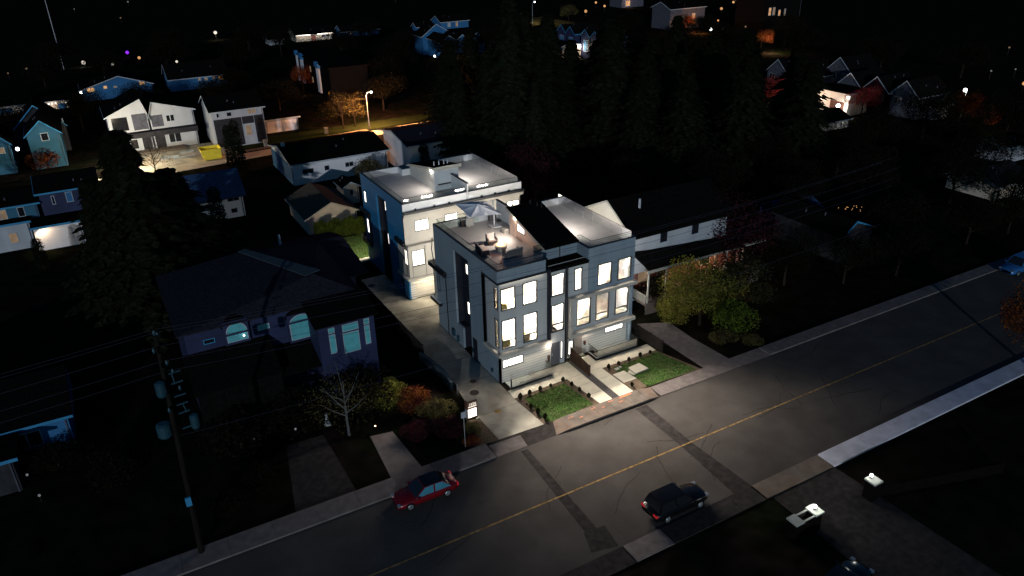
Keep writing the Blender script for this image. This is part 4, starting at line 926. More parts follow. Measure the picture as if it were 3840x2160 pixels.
# hedge
hr = [(-4.0 + i * .62, 42.2 - i * .1) for i in range(10)]
for i, (x, y) in enumerate(hr):
    plant('column', 'hedge', x, y, 2.6 + .3 * math.sin(i * 2.1), 4.2, ['first', 'second', 'third', 'fourth', 'fifth', 'sixth', 'seventh', 'eighth', 'ninth', 'tenth'][i] + ' upright hedge plant from the left behind the back lawn', 'hedge plants behind the back lawn', 'hedge plant')
# reddish shrubs behind rear duplex and by the white bungalow
for i, (x, y, s, mt, lab) in enumerate(((5.5, 44.5, 3.6, 'darkleaf', 'black bush on the slope below the white bungalow'), (9, 45.5, 3.4, 'maroon', 'reddish bush behind the left corner of the rear duplex'), (12.8, 50, 4.5, 'darkleaf', 'dark bush hiding the right end of the white bungalow'), (14.6, 55, 4.2, 'maroon', 'reddish bush beside the white bungalow end'), (15.8, 57.5, 3.6, 'olive', 'lit tan bush between bungalow and white gable house'), (16.3, 44, 3.6, 'maroon', 'reddish bush above the rear terrace wall'), (20, 47, 4, 'darkleaf', 'dark bush behind the rear stair house'), (9.6, 59.5, 5, 'olive', 'thin tan bush against the bungalow wall'), (-1.2, 50.5, 3, 'darkleaf', 'dark bush left of the shed'), (8.2, 53, 2.8, 'darkleaf', 'dark bush right of the shed'))):
    plant('bush', mt, x, y, s, s, lab, 'bushes behind the rear duplex')
# dumpster trees, street tree
plant('sparse', 'olive', 17.5, 97.5, 8, 9, 'bare tree with orange leaves left of the street lamp')
plant('sparse', 'olive', 20.3, 98.5, 7, 6, 'leafy lit branch tree right behind the street lamp')
plant('bush', 'autumn', -34.6, 100.0, 4, 5, 'orange lit bush beside the blue gable house')
plant('bush', 'maroon', 37, 92, 3.5, 5, 'red bush at the end of the orange side street')
plant('round', 'autumn', 20.5, 137, 7, 5, 'orange lit tree beside the dark apartment block')
plant('sparse', 'darkleaf', -19.0, 83, 7, 7, 'bare dark tree before the construction yard')
# big left conifer and friends
GD = 'tall dark conifers'
plant('fir', 'fir', -24.8, 28, 21, 40, 'huge dark conifer left of centre before the construction house', GD)
plant('fir2', 'fir', -21.0, 32, 15.5, 40, 'dark conifer just right of the huge left one', GD)
plant('fir', 'fir', -28.0, 33, 15.5, 28, 'dark conifer just left of the huge one', GD)
plant('fir2', 'fir', 27.5, 53.5, 20, 26, 'tall conifer with a pale trunk behind the white gable house', GD, bark='birch')
plant('fir', 'fir', 29, 42, 17.5, 22, 'tall conifer right behind the rear duplex', GD)
for (x, y, h, w_, lab) in ((29.5, 50, 28.0, 36, 'tallest black conifer behind the rear duplex, tip at the top edge'), (35, 55, 25, 34, 'second tallest black conifer, right of the tallest'), (41, 58, 24, 34, 'broad black conifer third from the tallest'), (24.5, 58, 17, 26, 'dark conifer left of the tallest at the gable house end')):
    plant('fir', 'fir', x, y, h, w_, lab, GD)
GF = 'black conifers of the dark wood'
LF = 'black conifer standing in the dark wood behind the duplexes'
q = random.Random(21)
pts = [(36, 52), (42, 60), (48, 50), (54, 58), (60, 47), (66, 54), (38, 66), (50, 68), (62, 64), (72, 46), (44, 40), (52, 36), (34, 76), (46, 80), (58, 78), (70, 70), (28, 68), (78, 38), (84, 44), (92, 66), (82, 56), (61, 33), (70, 31), (80, 74), (94, 80), (60, 95), (75, 92), (45, 98), (40, 52), (33, 60), (51, 44), (57, 66), (66, 62), (74, 56), (55, 112), (70, 112), (85, 100), (100, 96)]
for i, (x, y) in enumerate(pts):
    h = q.uniform(15, 19) if y < 70 else q.uniform(12, 16)
    if (x, y) in ((36, 52), (48, 50), (42, 60), (54, 58), (38, 66), (34, 76)): h += 5
    plant('fir' if i % 2 else 'fir2', 'fir', x + q.uniform(-2, 2), y + q.uniform(-2, 2), h, h * 2.0, LF, GF)
LR = 'black leafless looking tree in the dark ground right of the houses'
for i, (x, y, h) in enumerate(((40, 18, 8), (47, 22, 8), (38, 27, 9), (52, 14, 7), (58, 20, 7), (64, 12, 8), (70, 18, 8), (76, 8, 8), (36, 2, 6), (42, -3, 6), (50, -4, 6), (56, 2, 7), (64, -2, 6), (72, -4, 6), (78, 0, 7), (88, 12, 8), (96, 20, 9), (104, 30, 9), (112, 22, 9), (86, 28, 8), (98, 8, 8), (110, 8, 8), (60, 27, 8), (74, 26, 8))):
    plant('round', 'darkleaf', x + q.uniform(-1, 1), y + q.uniform(-1, 1), h, h * 1.1, LR, 'dark trees in the right hand ground')
LB = 'black tree between the far houses at the top left'
for i, (x, y, h) in enumerate(((-40, 120, 8), (-28, 128, 8), (-16, 135, 7), (-2, 128, 8), (10, 118, 8), (6, 145, 7), (-34, 175, 9), (-20, 182, 8), (-4, 186, 9), (14, 176, 8), (30, 196, 9), (44, 180, 9), (56, 196, 9), (66, 150, 9), (48, 140, 9), (36, 125, 9), (52, 122, 9), (84, 160, 8), (-50, 140, 9), (-30, 210, 9), (0, 215, 9), (24, 214, 9), (60, 172, 8), (-52, 95, 9), (-46, 82, 9), (-3, 108, 7), (30, 108, 8), (120, 150, 9), (134, 160, 9), (148, 140, 9), (140, 120, 9), (128, 100, 9), (126, 122, 9), (150, 100, 9), (165, 120, 10), (150, 75, 9), (160, 60, 9))):
    plant('round', 'darkleaf', x, y, h, h * 1.3, LB if x < 80 else 'black tree between the far houses at the top right', 'dark trees among far houses')
for i, (x, y, mt, lab) in enumerate(((100, 62, 'redleaf', 'red lit tree left of the lamp lit white house'), (104.5, 60, 'redleaf', 'orange red tree at the left wall of the lamp lit house'), (107.5, 47, 'redleaf', 'maroon tree right of the lamp lit house'), (117, 33, 'autumn', 'orange tree under the bright far street lamp'), (112, 26, 'autumn', 'rust coloured hedge tree below the far street lamp'), (122, 44, 'maroon', 'maroon tree among the gabled row houses'), (152, 117, 'autumn', 'golden lit tree at the far right hillside'), (160, 160, 'autumn', 'orange glowing tree before the reddish far building'), (145, 210, 'olive', 'pale branched tree beside the lit green'))):
    plant('round', mt, x, y, 6.5, 7, lab)

# ------------------------------------------------------------------ neighbouring and far houses
def house(label, x0, x1, y0, y1, ze, zp, ridge='x', wall='wall_white', roof='roof_dark', wins=(), ov=.45, fascia=None, chim=None, peak=None, name='house', trimg=None, extra=None):
    t = thing(name, label, 'house', ((x0 + x1) / 2, (y0 + y1) / 2, 0))
    m = MB(); mx = peak if peak is not None else ((x0 + x1) / 2 if ridge == 'y' else (y0 + y1) / 2)
    if zp <= ze + .01: m.box(x0, y0, 0, x1, y1, ze)
    elif ridge == 'x': m.prism([(x0, y0, 0), (x0, y1, 0), (x0, y1, ze), (x0, mx, zp), (x0, y0, ze)][::-1], (x1 - x0, 0, 0))
    else: m.prism([(x0, y0, 0), (x1, y0, 0), (x1, y0, ze), (mx, y0, zp), (x0, y0, ze)], (0, y1 - y0, 0))
    m.build('wall', wall, t)
    th = .14; m = MB(); f = MB()
    if zp <= ze + .01:
        m.box(x0 - ov, y0 - ov, ze + .003, x1 + ov, y1 + ov, ze + .2); f.box(x0 - ov, y0 - ov - .03, ze - .05, x1 + ov, y0 - ov, ze + .22)
    elif ridge == 'x':
        s0 = (zp - ze) / (mx - y0); s1 = (zp - ze) / (y1 - mx)
        m.prism([(x0 - ov, y0 - ov, ze - ov * s0 + .03), (x1 + ov, y0 - ov, ze - ov * s0 + .03), (x1 + ov, mx, zp + .03), (x0 - ov, mx, zp + .03)], (0, 0, th))
        m.prism([(x0 - ov, mx, zp + .03), (x1 + ov, mx, zp + .03), (x1 + ov, y1 + ov, ze - ov * s1 + .03), (x0 - ov, y1 + ov, ze - ov * s1 + .03)], (0, 0, th))
        f.box(x0 - ov, y0 - ov - .04, ze - ov * s0 - .05, x1 + ov, y0 - ov - .002, ze - ov * s0 + .17)
        for xx in (x0 - ov - .04,):
            f.prism([(xx, y0 - ov, ze - ov * s0 - .05), (xx, mx, zp - .05), (xx, mx, zp + .19), (xx, y0 - ov, ze - ov * s0 + .19)][::-1], (.038, 0, 0)); f.prism([(xx, mx, zp - .05), (xx, y1 + ov, ze - ov * s1 - .05), (xx, y1 + ov, ze - ov * s1 + .19), (xx, mx, zp + .19)][::-1], (.038, 0, 0))
    else:
        s0 = (zp - ze) / (mx - x0); s1 = (zp - ze) / (x1 - mx)
        m.prism([(x0 - ov, y0 - ov, ze - ov * s0 + .03), (mx, y0 - ov, zp + .03), (mx, y1 + ov, zp + .03), (x0 - ov, y1 + ov, ze - ov * s0 + .03)], (0, 0, th))
        m.prism([(mx, y0 - ov, zp + .03), (x1 + ov, y0 - ov, ze - ov * s1 + .03), (x1 + ov, y1 + ov, ze - ov * s1 + .03), (mx, y1 + ov, zp + .03)], (0, 0, th))
        yy = y0 - ov - .04
        f.prism([(x0 - ov, yy, ze - ov * s0 - .05), (mx, yy, zp - .05), (mx, yy, zp + .19), (x0 - ov, yy, ze - ov * s0 + .19)], (0, .038, 0)); f.prism([(mx, yy, zp - .05), (x1 + ov, yy, ze - ov * s1 - .05), (x1 + ov, yy, ze - ov * s1 + .19), (mx, yy, zp + .19)], (0, .038, 0))
        f.box(x0 - ov - .04, y0 - ov, ze - ov * s0 - .05, x0 - ov - .002, y1 + ov, ze - ov * s0 + .17)
    rf = m.build('roof', roof, t)
    f.build('fascia', fascia or 'fascia', rf)
    hq = random.Random(int(x0 * 13 + y0 * 7))
    if zp > ze + .01:
        for _ in range(2):
            u = hq.uniform(.2, .8); vv = hq.uniform(.25, .8)
            if ridge == 'x': vx = x0 + (x1 - x0) * u; vy = y0 + (mx - y0) * vv; vz = ze + (zp - ze) * vv
            else: vx = x0 + (mx - x0) * vv; vy = y0 + (y1 - y0) * u; vz = ze + (zp - ze) * vv
            MB().cyl(vx, vy, vz, vz + .5, .09, 8).build('vent_pipe', 'wall_dim', rf)
    MB().box(x1 - .25, y0 - .1, 0, x1 - .15, y0 - .005, max(.5, ze - .2)).build('downpipe', 'wall_dim', t)
    if chim: MB().box(chim[0] - .3, chim[1] - .3, ze, chim[0] + .3, chim[1] + .3, chim[2]).build('chimney', 'wall_pale', rf)
    pl = {'f': y0, 'l': x0, 'r': x1}
    for w in wins:
        fc_, a, b, c, d, pane = w[:6]; nm = w[6] if len(w) > 6 else 'window'
        if nm == 'door' or nm == 'garage_door':
            mm = MB()
            if fc_ == 'f': mm.box(a, y0 - .04, c, b, y0 + .05, d)
            else: mm.box(x0 - .04, a, c, x0 + .05, b, d)
            mm.build(nm, pane, t)
        else: window(t, fc_, pl[fc_], a, b, c, d, pane, trimg or 'fascia', fw=.07 if y0 < 90 else .12, proud=.06, depth=.03, vm=[(a + b) / 2] if b - a > 1.3 else (), name='window')
    return t
PD = 'pane_dark'
# white bungalow behind the rear duplex
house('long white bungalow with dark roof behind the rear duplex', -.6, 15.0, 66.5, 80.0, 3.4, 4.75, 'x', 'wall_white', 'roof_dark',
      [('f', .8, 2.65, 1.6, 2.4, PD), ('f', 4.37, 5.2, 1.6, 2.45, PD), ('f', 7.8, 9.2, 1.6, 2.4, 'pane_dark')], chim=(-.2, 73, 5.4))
tag(MB().box(-.75, 66.7, 0, -.61, 79.8, 2.9).build('house_end_tint', 'wall_blue'), 'white bungalow end wall with blue skylight in its colour', 'wall')  # added sheet, blue skylight on the white end wall as colour
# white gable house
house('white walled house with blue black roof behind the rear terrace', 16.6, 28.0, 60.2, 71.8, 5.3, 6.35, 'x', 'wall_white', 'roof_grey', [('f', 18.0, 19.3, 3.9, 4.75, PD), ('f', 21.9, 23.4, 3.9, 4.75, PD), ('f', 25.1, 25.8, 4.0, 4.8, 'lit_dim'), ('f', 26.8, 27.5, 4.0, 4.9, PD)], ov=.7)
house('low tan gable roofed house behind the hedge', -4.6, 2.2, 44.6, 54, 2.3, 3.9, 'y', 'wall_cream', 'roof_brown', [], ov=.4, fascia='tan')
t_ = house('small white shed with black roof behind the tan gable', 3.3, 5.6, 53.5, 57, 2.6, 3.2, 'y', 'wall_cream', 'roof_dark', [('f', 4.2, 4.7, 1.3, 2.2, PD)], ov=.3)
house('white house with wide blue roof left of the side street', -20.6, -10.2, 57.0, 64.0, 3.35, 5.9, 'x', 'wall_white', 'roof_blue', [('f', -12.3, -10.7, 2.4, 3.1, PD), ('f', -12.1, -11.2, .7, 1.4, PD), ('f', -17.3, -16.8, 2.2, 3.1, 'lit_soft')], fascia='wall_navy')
# left neighbour with arched windows
y = 8.0
nb = thing('neighbour_house', 'large dark hipped house with teal arched windows left of the driveway', 'house', (-16, 12, 0)); P = nb
m = MB(); m.box(-24, y, 0, -9.9, 20, 8.3); m.box(-11.9, 17.5, 0, -6.9, 27, 6.4); m.build('wall', 'wall_navy', P)
m = MB()
A = (-17.0, 18.6, 9.9); B_ = (-12.6, 10.6, 9.7)
m.prism([(-24.6, y - .5, 8.35), (-9.3, y - .5, 8.35), B_, A], (0, 0, .1)); m.prism([(-24.6, 20.6, 8.35), (-24.6, y - .5, 8.35), A], (0, 0, .1))
m.prism([(-9.3, y - .5, 8.35), (-9.3, 20.6, 8.35), B_], (0, 0, .1)); m.prism([(-9.3, 20.6, 8.35), (-24.6, 20.6, 8.35), A, B_], (0, 0, .1))
m.prism([(-12.6, 15.1, 6.5), (-6.2, 15.1, 6.5), (-6.6, 21.5, 8.2), (-13.2, 21.5, 8.2)], (0, 0, .1)); m.prism([(-13.2, 21.5, 8.2), (-6.6, 21.5, 8.2), (-6.2, 27.6, 6.5), (-12.6, 27.6, 6.5)], (0, 0, .1))
rf = m.build('roof', 'roof_grey', P)
m = MB(); m.prism([(-24.4, y - .01, 6.3), (-24.4, 4.2, 4.6), (-17.6, 4.2, 4.6), (-17.6, y - .01, 6.3)][::-1], (0, 0, .12)); m.prism([(-17.59, y - .01, 5.1), (-17.59, 4.8, 3.9), (-13.7, 4.8, 3.9), (-13.7, y - .01, 5.1)][::-1], (0, 0, .12)); m.box(-24.2, 4.4, 0, -17.7, 4.6, 4.5); m.build('porch_roof', 'roof_dark', P)
m = MB(); m.prism([(A[0] - .35, A[1], A[2] + .12), (A[0] + .35, A[1] + .3, A[2] + .12), (B_[0] + .75, B_[1] + .3, B_[2] + .12), (B_[0] - .75, B_[1] - .2, B_[2] + .12)], (0, 0, .05)); m.build('lit_roof_strip', 'fence_blue', rf)  # paler strip puts the light on this roof plane into colour
m = MB(); m.cyl(-12.3, 24.6, 7.4, 8.6, .16, 8, .12); m.build('flue', 'fascia', rf)
def arch(a, b, z0, z1, pane='pane_teal', split=None):
    n = 12; cx_ = (a + b) / 2; rx = (b - a) / 2; pts = [(a, y - .42, z0), (b, y - .42, z0)]
    for i in range(n + 1):
        an = math.pi * i / n; pts.append((cx_ + rx * math.cos(an), y - .37 - .05, z1 - .8 + .8 * math.sin(an)))
    m = MB(); m.prism([(p[0] + (p[0] - cx_) * .08, y - .41, p[2] + (.06 if p[2] > z0 else -.06)) for p in pts], (0, .05, 0)); w = m.build('arched_window', 'fascia', P)
    m = MB(); m.prism(pts, (0, .02, 0)); m.build('pane', pane, w)
    if split: MB().box(a - .08, y - .48, split, b + .08, y - .43, split + .16).build('transom', 'wall_navy', w)
for (a, b, z) in ((-21.2, -19.0, 8.35), (-16.1, -13.6, 7.7)):
    m = MB(); n_ = 10; cx_ = (a + b) / 2; m.prism([(cx_ - (b - a) / 2 * math.cos(math.pi * i / n_), y - .35, z - .25 + .75 * math.sin(math.pi * i / n_)) for i in range(n_ + 1)], (0, 1.6, 0)); m.build('dormer_arch', 'roof_dark', rf)
arch(-20.85, -19.3, 6.8, 8.35, split=7.4)
arch(-15.8, -13.95, 5.5, 7.7, split=7.05)
window(P, 'f', y, -18.4, -17.4, 7.0, 7.5, 'pane_teal', 'fascia', proud=.06, depth=.03, name='window'); window(P, 'f', y, -22.7, -21.8, 6.95, 7.4, PD, 'fascia_blue', proud=.06, depth=.03)
MB().box(-21.1, y - .36, 6.5, -19.1, y - .001, 8.6).build('window_bay', 'wall_navy', P); MB().box(-16.0, y - .36, 5.2, -13.75, y - .001, 7.8).build('window_bay', 'wall_navy', P)
for (a, b, c, d) in ((-13.6, -13.0, 6.85, 7.45), (-13.5, -12.95, 4.9, 6.75), (-12.45, -10.95, 6.9, 7.8), (-12.35, -10.9, 4.9, 6.75), (-10.55, -10.05, 7.1, 7.75), (-10.5, -10.0, 5.2, 7.0)):
    pass
tall = thing('bay_window_block', 'projecting bay of the left neighbour with tall teal windows', 'house', (-12, 5, 0))
m = MB(); m.box(-14.3, 4.6, 0, -9.45, y - .01, 7.7); m.build('wall', 'wall_navy', tall)
for i, (a, b, c, d) in enumerate(((-13.45, -12.91, 6.85, 7.4), (-13.45, -12.91, 4.95, 6.75), (-12.27, -10.87, 6.68, 7.38), (-12.29, -10.89, 4.65, 6.55), (-10.4, -9.9, 6.85, 7.42), (-10.4, -9.93, 4.98, 6.77))):
    window(tall, 'f', 4.6, a, b, c, d, 'pane_teal', 'fascia', fw=.05, proud=.06, depth=.03)
MB().prism([(-14.6, 4.2, 7.7), (-9.1, 4.2, 7.7), (-9.1, 8.2, 8.6), (-14.6, 8.2, 8.6)], (0, 0, .1)).build('roof', 'roof_dark', tall)
MB().ball((-19.6, y - .6, 7.2), .07).build('wall_lamp', 'lamp_cool', P)
tag(MB().ball((-12.2, -1.4, .9), .06).build('garden_lamp', 'lamp_warm'), 'tiny warm garden lamp below the bay windows', 'lamp')
t = thing('garden_statue', 'small white statue in the left front garden', 'statue', (-15.2, 2.0, 0)); m = MB(); m.tube([(-15.2, 2, 0), (-15.2, 2, .5), (-15.2, 2, .9), (-15.2, 2, 1.15)], [.2, .16, .09, .12], 10); m.build('figure', 'wall_pale', t); MB().box(-15.45, 1.8, 0, -14.95, 2.2, .12).build('plinth', 'cap', t)
# right neighbour
nb2 = thing('neighbour_house', 'grey gabled house with dark roof and lit porch right of the duplex', 'house', (24, 9, 0)); P = nb2
m = MB(); m.prism([(17.6, 4.6, 0), (17.6, 13.2, 0), (17.6, 13.2, 9.0), (17.6, 8.4, 11.3), (17.6, 4.6, 9.0)][::-1], (.2, 0, 0)); m.build('gable', 'wall_grey', P)
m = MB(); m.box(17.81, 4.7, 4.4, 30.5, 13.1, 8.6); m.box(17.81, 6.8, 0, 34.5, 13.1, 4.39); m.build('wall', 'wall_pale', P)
m = MB(); m.prism([(17.3, 3.9, 8.62), (31, 3.9, 8.62), (31, 8.4, 11.35), (17.3, 8.4, 11.35)], (0, 0, .12)); m.prism([(17.3, 8.4, 11.35), (31, 8.4, 11.35), (31, 13.7, 8.75), (17.3, 13.7, 8.75)], (0, 0, .12)); rf = m.build('roof', 'roof_dark', P)
m = MB(); m.prism([(17.26, 3.9, 8.55), (17.26, 8.4, 11.28), (17.26, 8.4, 11.5), (17.26, 3.9, 8.77)][::-1], (.04, 0, 0)); m.prism([(17.26, 8.4, 11.28), (17.26, 13.7, 8.68), (17.26, 13.7, 8.9), (17.26, 8.4, 11.5)][::-1], (.04, 0, 0)); m.build('fascia', 'cap', rf)
MB().cyl(20.3, 6.9, 10.2, 11.5, .12, 8).build('flue', 'fascia', rf)
for a in (21.4, 25.6): window(P, 'f', 4.7, a, a + .9, 7.2, 8.3, PD, 'wall_navy', proud=.06, depth=.03)
m = MB(); m.prism([(17.7, 4.69, 6.9), (35.5, 6.3, 6.5), (35.5, 3.3, 4.9), (19.0, 3.3, 5.15)][::-1], (0, 0, .12)); m.build('porch_roof', 'roof_brown' if False else 'roof_dark', P)
m = MB(); m.box(18.9, 3.3, 4.8, 35.3, 3.36, 5.1); m.build('porch_fascia', 'tan', P)
m = MB(); m.box(19.0, 6.7, 1.3, 35, 6.79, 4.39); m.build('porch_wall', 'brick_red', P)
for i, x in enumerate((19.2, 21.5, 24.4, 28.2, 32.2)): MB().box(x, 3.5, 1.2, x + .14, 3.64, 4.95).build('porch_post', 'tan', P)
m = MB(); m.box(18.9, 3.4, 1.1, 35, 6.69, 1.3); m.box(19, 3.45, 0, 35, 3.5, 1.1); m.build('porch_floor', 'kerbwalk', P)
m = MB()
for i in range(30): m.box(18.95, 3.5 + i * .107, 1.3, 19.0, 3.54 + i * .107, 2.2)
m.box(18.94, 3.45, 2.2, 19.01, 6.69, 2.27); m.build('porch_railing', 'tan', P)
window(P, 'f', 6.7, 20.3, 21.7, 2.0, 3.8, 'lit_dim', 'brown_plank', proud=.06, depth=.03); window(P, 'f', 6.7, 23, 24.5, 2.0, 3.8, PD, 'tan', proud=.06, depth=.03); window(P, 'f', 6.7, 29, 30.5, 2.0, 3.8, PD, 'tan', proud=.06, depth=.03)
MB().box(27.2, 3.55, 4.75, 28.6, 3.7, 4.87).build('porch_lamp', 'lamp_warm', P)
t = thing('porch_ornament', 'white hanging planter at the lit porch', 'planter', (28.9, 2.6, 0)); m = MB(); m.cyl(28.9, 2.6, 3.2, 5.4, .06, 8); m.ball((28.9, 2.6, 3.3), .35, 10, 1.2); m.build('planter', 'cap', t)
# construction duplex
t7 = house('unfinished white double house with balconies behind the yellow skip', -23.8, -17.2, 102, 113, 6.9, 9.4, 'y', 'wall_pale', 'roof_dark', [('f', -23.2, -20.6, 4.2, 6.6, 'pane_dark', 'door'), ('f', -19.8, -17.4, 4.0, 6.9, 'wall_dim', 'door'), ('f', -22.3, -19.6, .6, 2.5, PD), ('f', -18.9, -17.3, .1, 2.8, 'wall_dark', 'door')], peak=-17.9)  # flat dark door panels stand for the recesses behind the balcony
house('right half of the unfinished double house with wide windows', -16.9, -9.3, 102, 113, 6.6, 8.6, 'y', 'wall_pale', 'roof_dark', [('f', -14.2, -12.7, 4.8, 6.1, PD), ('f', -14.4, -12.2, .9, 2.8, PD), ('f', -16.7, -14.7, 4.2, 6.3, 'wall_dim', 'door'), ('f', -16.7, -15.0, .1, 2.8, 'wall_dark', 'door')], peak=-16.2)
m = MB(); m.box(-24, 100.3, 2.9, -9.2, 101.95, 3.8); t = thing('balcony', 'dark long balcony across the unfinished double house', 'balcony', (-16, 101, 0)); m.build('balcony_front', 'wall_dark', t)
m = MB(); m.box(-22.5, 99.6, .02, -12, 101.9, .35); tag(m.build('terrace_slab', 'kerbwalk'), 'pale raised slab before the unfinished double house', 'slab')
for i, (x, y_, dx, lab) in enumerate(((-17, 94.5, 3, 'longer'), (-13.5, 96.6, 2.4, 'shorter'), (-15, 93.2, 3.6, 'lowest'))):
    m = MB(); m.box(x, y_, .0, x + dx, y_ + .5, .3); tag(m.build('timber_stack', 'fascia'), lab + ' pale timber stack in the construction yard', 'timber')
m = MB(); q = random.Random(4)
for i in range(60):
    x = -22 + q.random() * 4; y_ = 92 + q.random() * 4; s = q.uniform(.1, .5); m.ball((x, y_, 0), s, 6, .6)
tag(m.build('rubble', 'debris'), 'heap of soil and rubble in the construction yard', 'rubble', None, 'stuff')
t = thing('dumpster', 'bright yellow open skip at the side street', 'dumpster', (-9.6, 90.5, 0))
m = MB(); a0, a1, b0, b1 = -10.9, -7.4, 88.9, 91.8
for f4 in ([(a0 + .5, b0, .15), (a1 - .3, b0, .15), (a1, b0, 1.9), (a0, b0, 1.9)], [(a0 + .5, b1, .15), (a1 - .3, b1, .15), (a1, b1, 1.9), (a0, b1, 1.9)]): m.prism(f4, (0, .07, 0))
m.prism([(a0 + .5, b0, .15), (a0 + .5, b1, .15), (a0, b1, 1.9), (a0, b0, 1.9)], (.07, 0, 0)); m.prism([(a1 - .3, b0, .15), (a1 - .3, b1, .15), (a1, b1, 1.9), (a1, b0, 1.9)], (-.07, 0, 0)); m.box(a0 + .5, b0, .1, a1 - .3, b1, .2); m.build('bin', 'yellow_steel', t)
m = MB()
for i in range(5): x = a0 + .6 + i * .65; m.box(x, b0 - .06, .25, x + .12, b0 - .001, 1.8)
m.box(a0 - .03, b0 - .08, 1.82, a1 + .03, b0 - .062, 1.98); m.build('ribs', 'yellow_steel', t)
house('white house with garage and upper window band right of the construction house', -7.1, 2.1, 96, 106, 6.8, 8.8, 'x', 'wall_pale', 'roof_dark', [('f', -6.3, -5.7, 5.6, 6.5, PD), ('f', -4.5, -3.5, 5.6, 6.5, PD), ('f', -.8, .9, 5.6, 6.6, 'lit_dim'), ('f', .3, 2.0, .2, 5.3, 'wall_dark', 'door'), ('f', -6.9, -2.0, .2, 5.3, 'wall_dark', 'door'), ('f', -1.9, .2, 3.95, 5.3, 'wall_dark', 'door'), ('f', -1.6, -.4, 1.7, 3.7, 'lit_dim')])  # dark door panels cover most of the front's lower half
house('low white double garage right of the white house', 3.4, 9.8, 102.2, 108, 2.5, 2.5, 'x', 'wall_pale', 'roof_dark', [('f', 3.7, 6.5, .1, 2.2, 'wall_white', 'garage_door'), ('f', 6.65, 9.5, .1, 2.2, 'wall_white', 'garage_door')])
for i, (x, y_, lab) in enumerate(((1.0, 92.9, 'left'), (13.4, 95.6, 'right'))):
    t = thing('gate_post', lab + ' pale block post beside the side street', 'post', (x, y_, 0)); MB().box(x - .3, y_ - .3, 0, x + .3, y_ + .3, 1.1).build('block', 'cap', t); MB().box(x - .36, y_ - .36, 1.1, x + .36, y_ + .36, 1.2).build('cap', 'cap', t)
# far left houses
house('teal gabled house with white bargeboards at the left edge', -36.4, -31.5, 100, 110, 6.0, 8.1, 'y', 'wall_teal', 'roof_dark', [('f', -34.4, -33.2, 4.7, 6.1, PD), ('l', 102, 104, 1, 2, PD)], peak=-34.0, fascia='fascia_blue')
house('large dark gable behind the teal gabled house', -38.8, -30.6, 111, 120, 4.9, 8.8, 'y', 'wall_dark', 'roof_dark', [('f', -30.9, -30.7, 5, 6, 'lit_dim')], peak=-34.8, fascia='fascia_blue')
house('teal gable cut by the left picture edge', -45, -39.2, 100, 110, 5.2, 7.6, 'y', 'wall_teal', 'roof_dark', [('f', -41, -40, 3.5, 4.6, 'lit_dim')], peak=-41.5, fascia='fascia_blue')
MBl = thing('wall_lamp', 'white lamp on the teal house wall at the left edge', 'lamp', (-38.2, 99.8, 3.9)); MB().ball((-38.2, 99.8, 4.0), .3).build('globe', 'lamp_cool', MBl)
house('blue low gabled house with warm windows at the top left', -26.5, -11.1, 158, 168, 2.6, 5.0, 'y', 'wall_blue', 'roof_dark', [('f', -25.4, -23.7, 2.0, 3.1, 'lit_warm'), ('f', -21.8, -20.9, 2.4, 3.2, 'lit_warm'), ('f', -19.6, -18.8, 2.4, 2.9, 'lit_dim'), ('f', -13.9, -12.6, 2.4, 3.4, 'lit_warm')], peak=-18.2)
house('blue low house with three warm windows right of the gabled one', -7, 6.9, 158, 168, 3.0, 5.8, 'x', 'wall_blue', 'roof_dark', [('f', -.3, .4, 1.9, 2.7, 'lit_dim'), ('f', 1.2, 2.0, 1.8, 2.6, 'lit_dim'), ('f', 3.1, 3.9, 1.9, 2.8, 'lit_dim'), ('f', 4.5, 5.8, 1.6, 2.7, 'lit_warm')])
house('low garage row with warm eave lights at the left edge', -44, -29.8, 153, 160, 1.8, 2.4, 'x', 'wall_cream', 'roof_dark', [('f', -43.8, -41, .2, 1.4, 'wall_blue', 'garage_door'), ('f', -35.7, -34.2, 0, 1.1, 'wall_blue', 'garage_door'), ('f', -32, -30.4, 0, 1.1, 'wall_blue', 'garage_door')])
for i, x in enumerate((-33.7, -33.0, -32.3, -30.2)): tag(MB().ball((x, 152.6, 1.35), .17).build('eave_lamp', 'lamp_small'), ['first', 'second', 'third', 'rightmost'][i] + ' of the warm lamps on the garage row', 'lamp', 'lamps on the garage row')
house('white fronted bungalow under eave lights at the top', 42, 54.8, 224, 232, 2.2, 4, 'x', 'wall_cream', 'roof_dark', [('f', 47.4, 49.0, 0, 2.0, 'brick_red', 'door'), ('f', 51, 54, .9, 1.7, PD)])
MB_ = MB(); MB_.box(42, 223.2, 2.0, 47, 223.4, 2.2); MB_.box(49.5, 223.2, 2.0, 54.8, 223.4, 2.2); tag(MB_.build('eave_light_strip', 'lamp_small'), 'white light strip under the eaves of the top bungalow', 'lamp')
house('tiny pale house left of the eave lit bungalow', 32.5, 37.2, 222, 228, 1.7, 2.6, 'x', 'wall_pale', 'roof_dark', [('f', 34, 36, .6, 1.6, PD)])
house('blue hedge fronted bungalow at the top centre', 59, 73, 226, 233, 1.8, 3.4, 'x', 'wall_blue', 'roof_dark', [('f', 62, 63, .6, 1.2, 'lit_dim')])
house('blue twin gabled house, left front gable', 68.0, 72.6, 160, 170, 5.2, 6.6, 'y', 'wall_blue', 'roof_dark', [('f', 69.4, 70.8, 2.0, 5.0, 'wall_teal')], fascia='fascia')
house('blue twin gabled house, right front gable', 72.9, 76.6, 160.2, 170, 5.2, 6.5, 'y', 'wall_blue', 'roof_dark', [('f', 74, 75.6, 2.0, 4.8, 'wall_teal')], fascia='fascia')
house('big blue gable rising behind the twin front gables', 67.0, 76.8, 171.5, 178, 5.5, 8.6, 'y', 'wall_blue', 'roof_dark', [], peak=71.5, fascia='fascia')
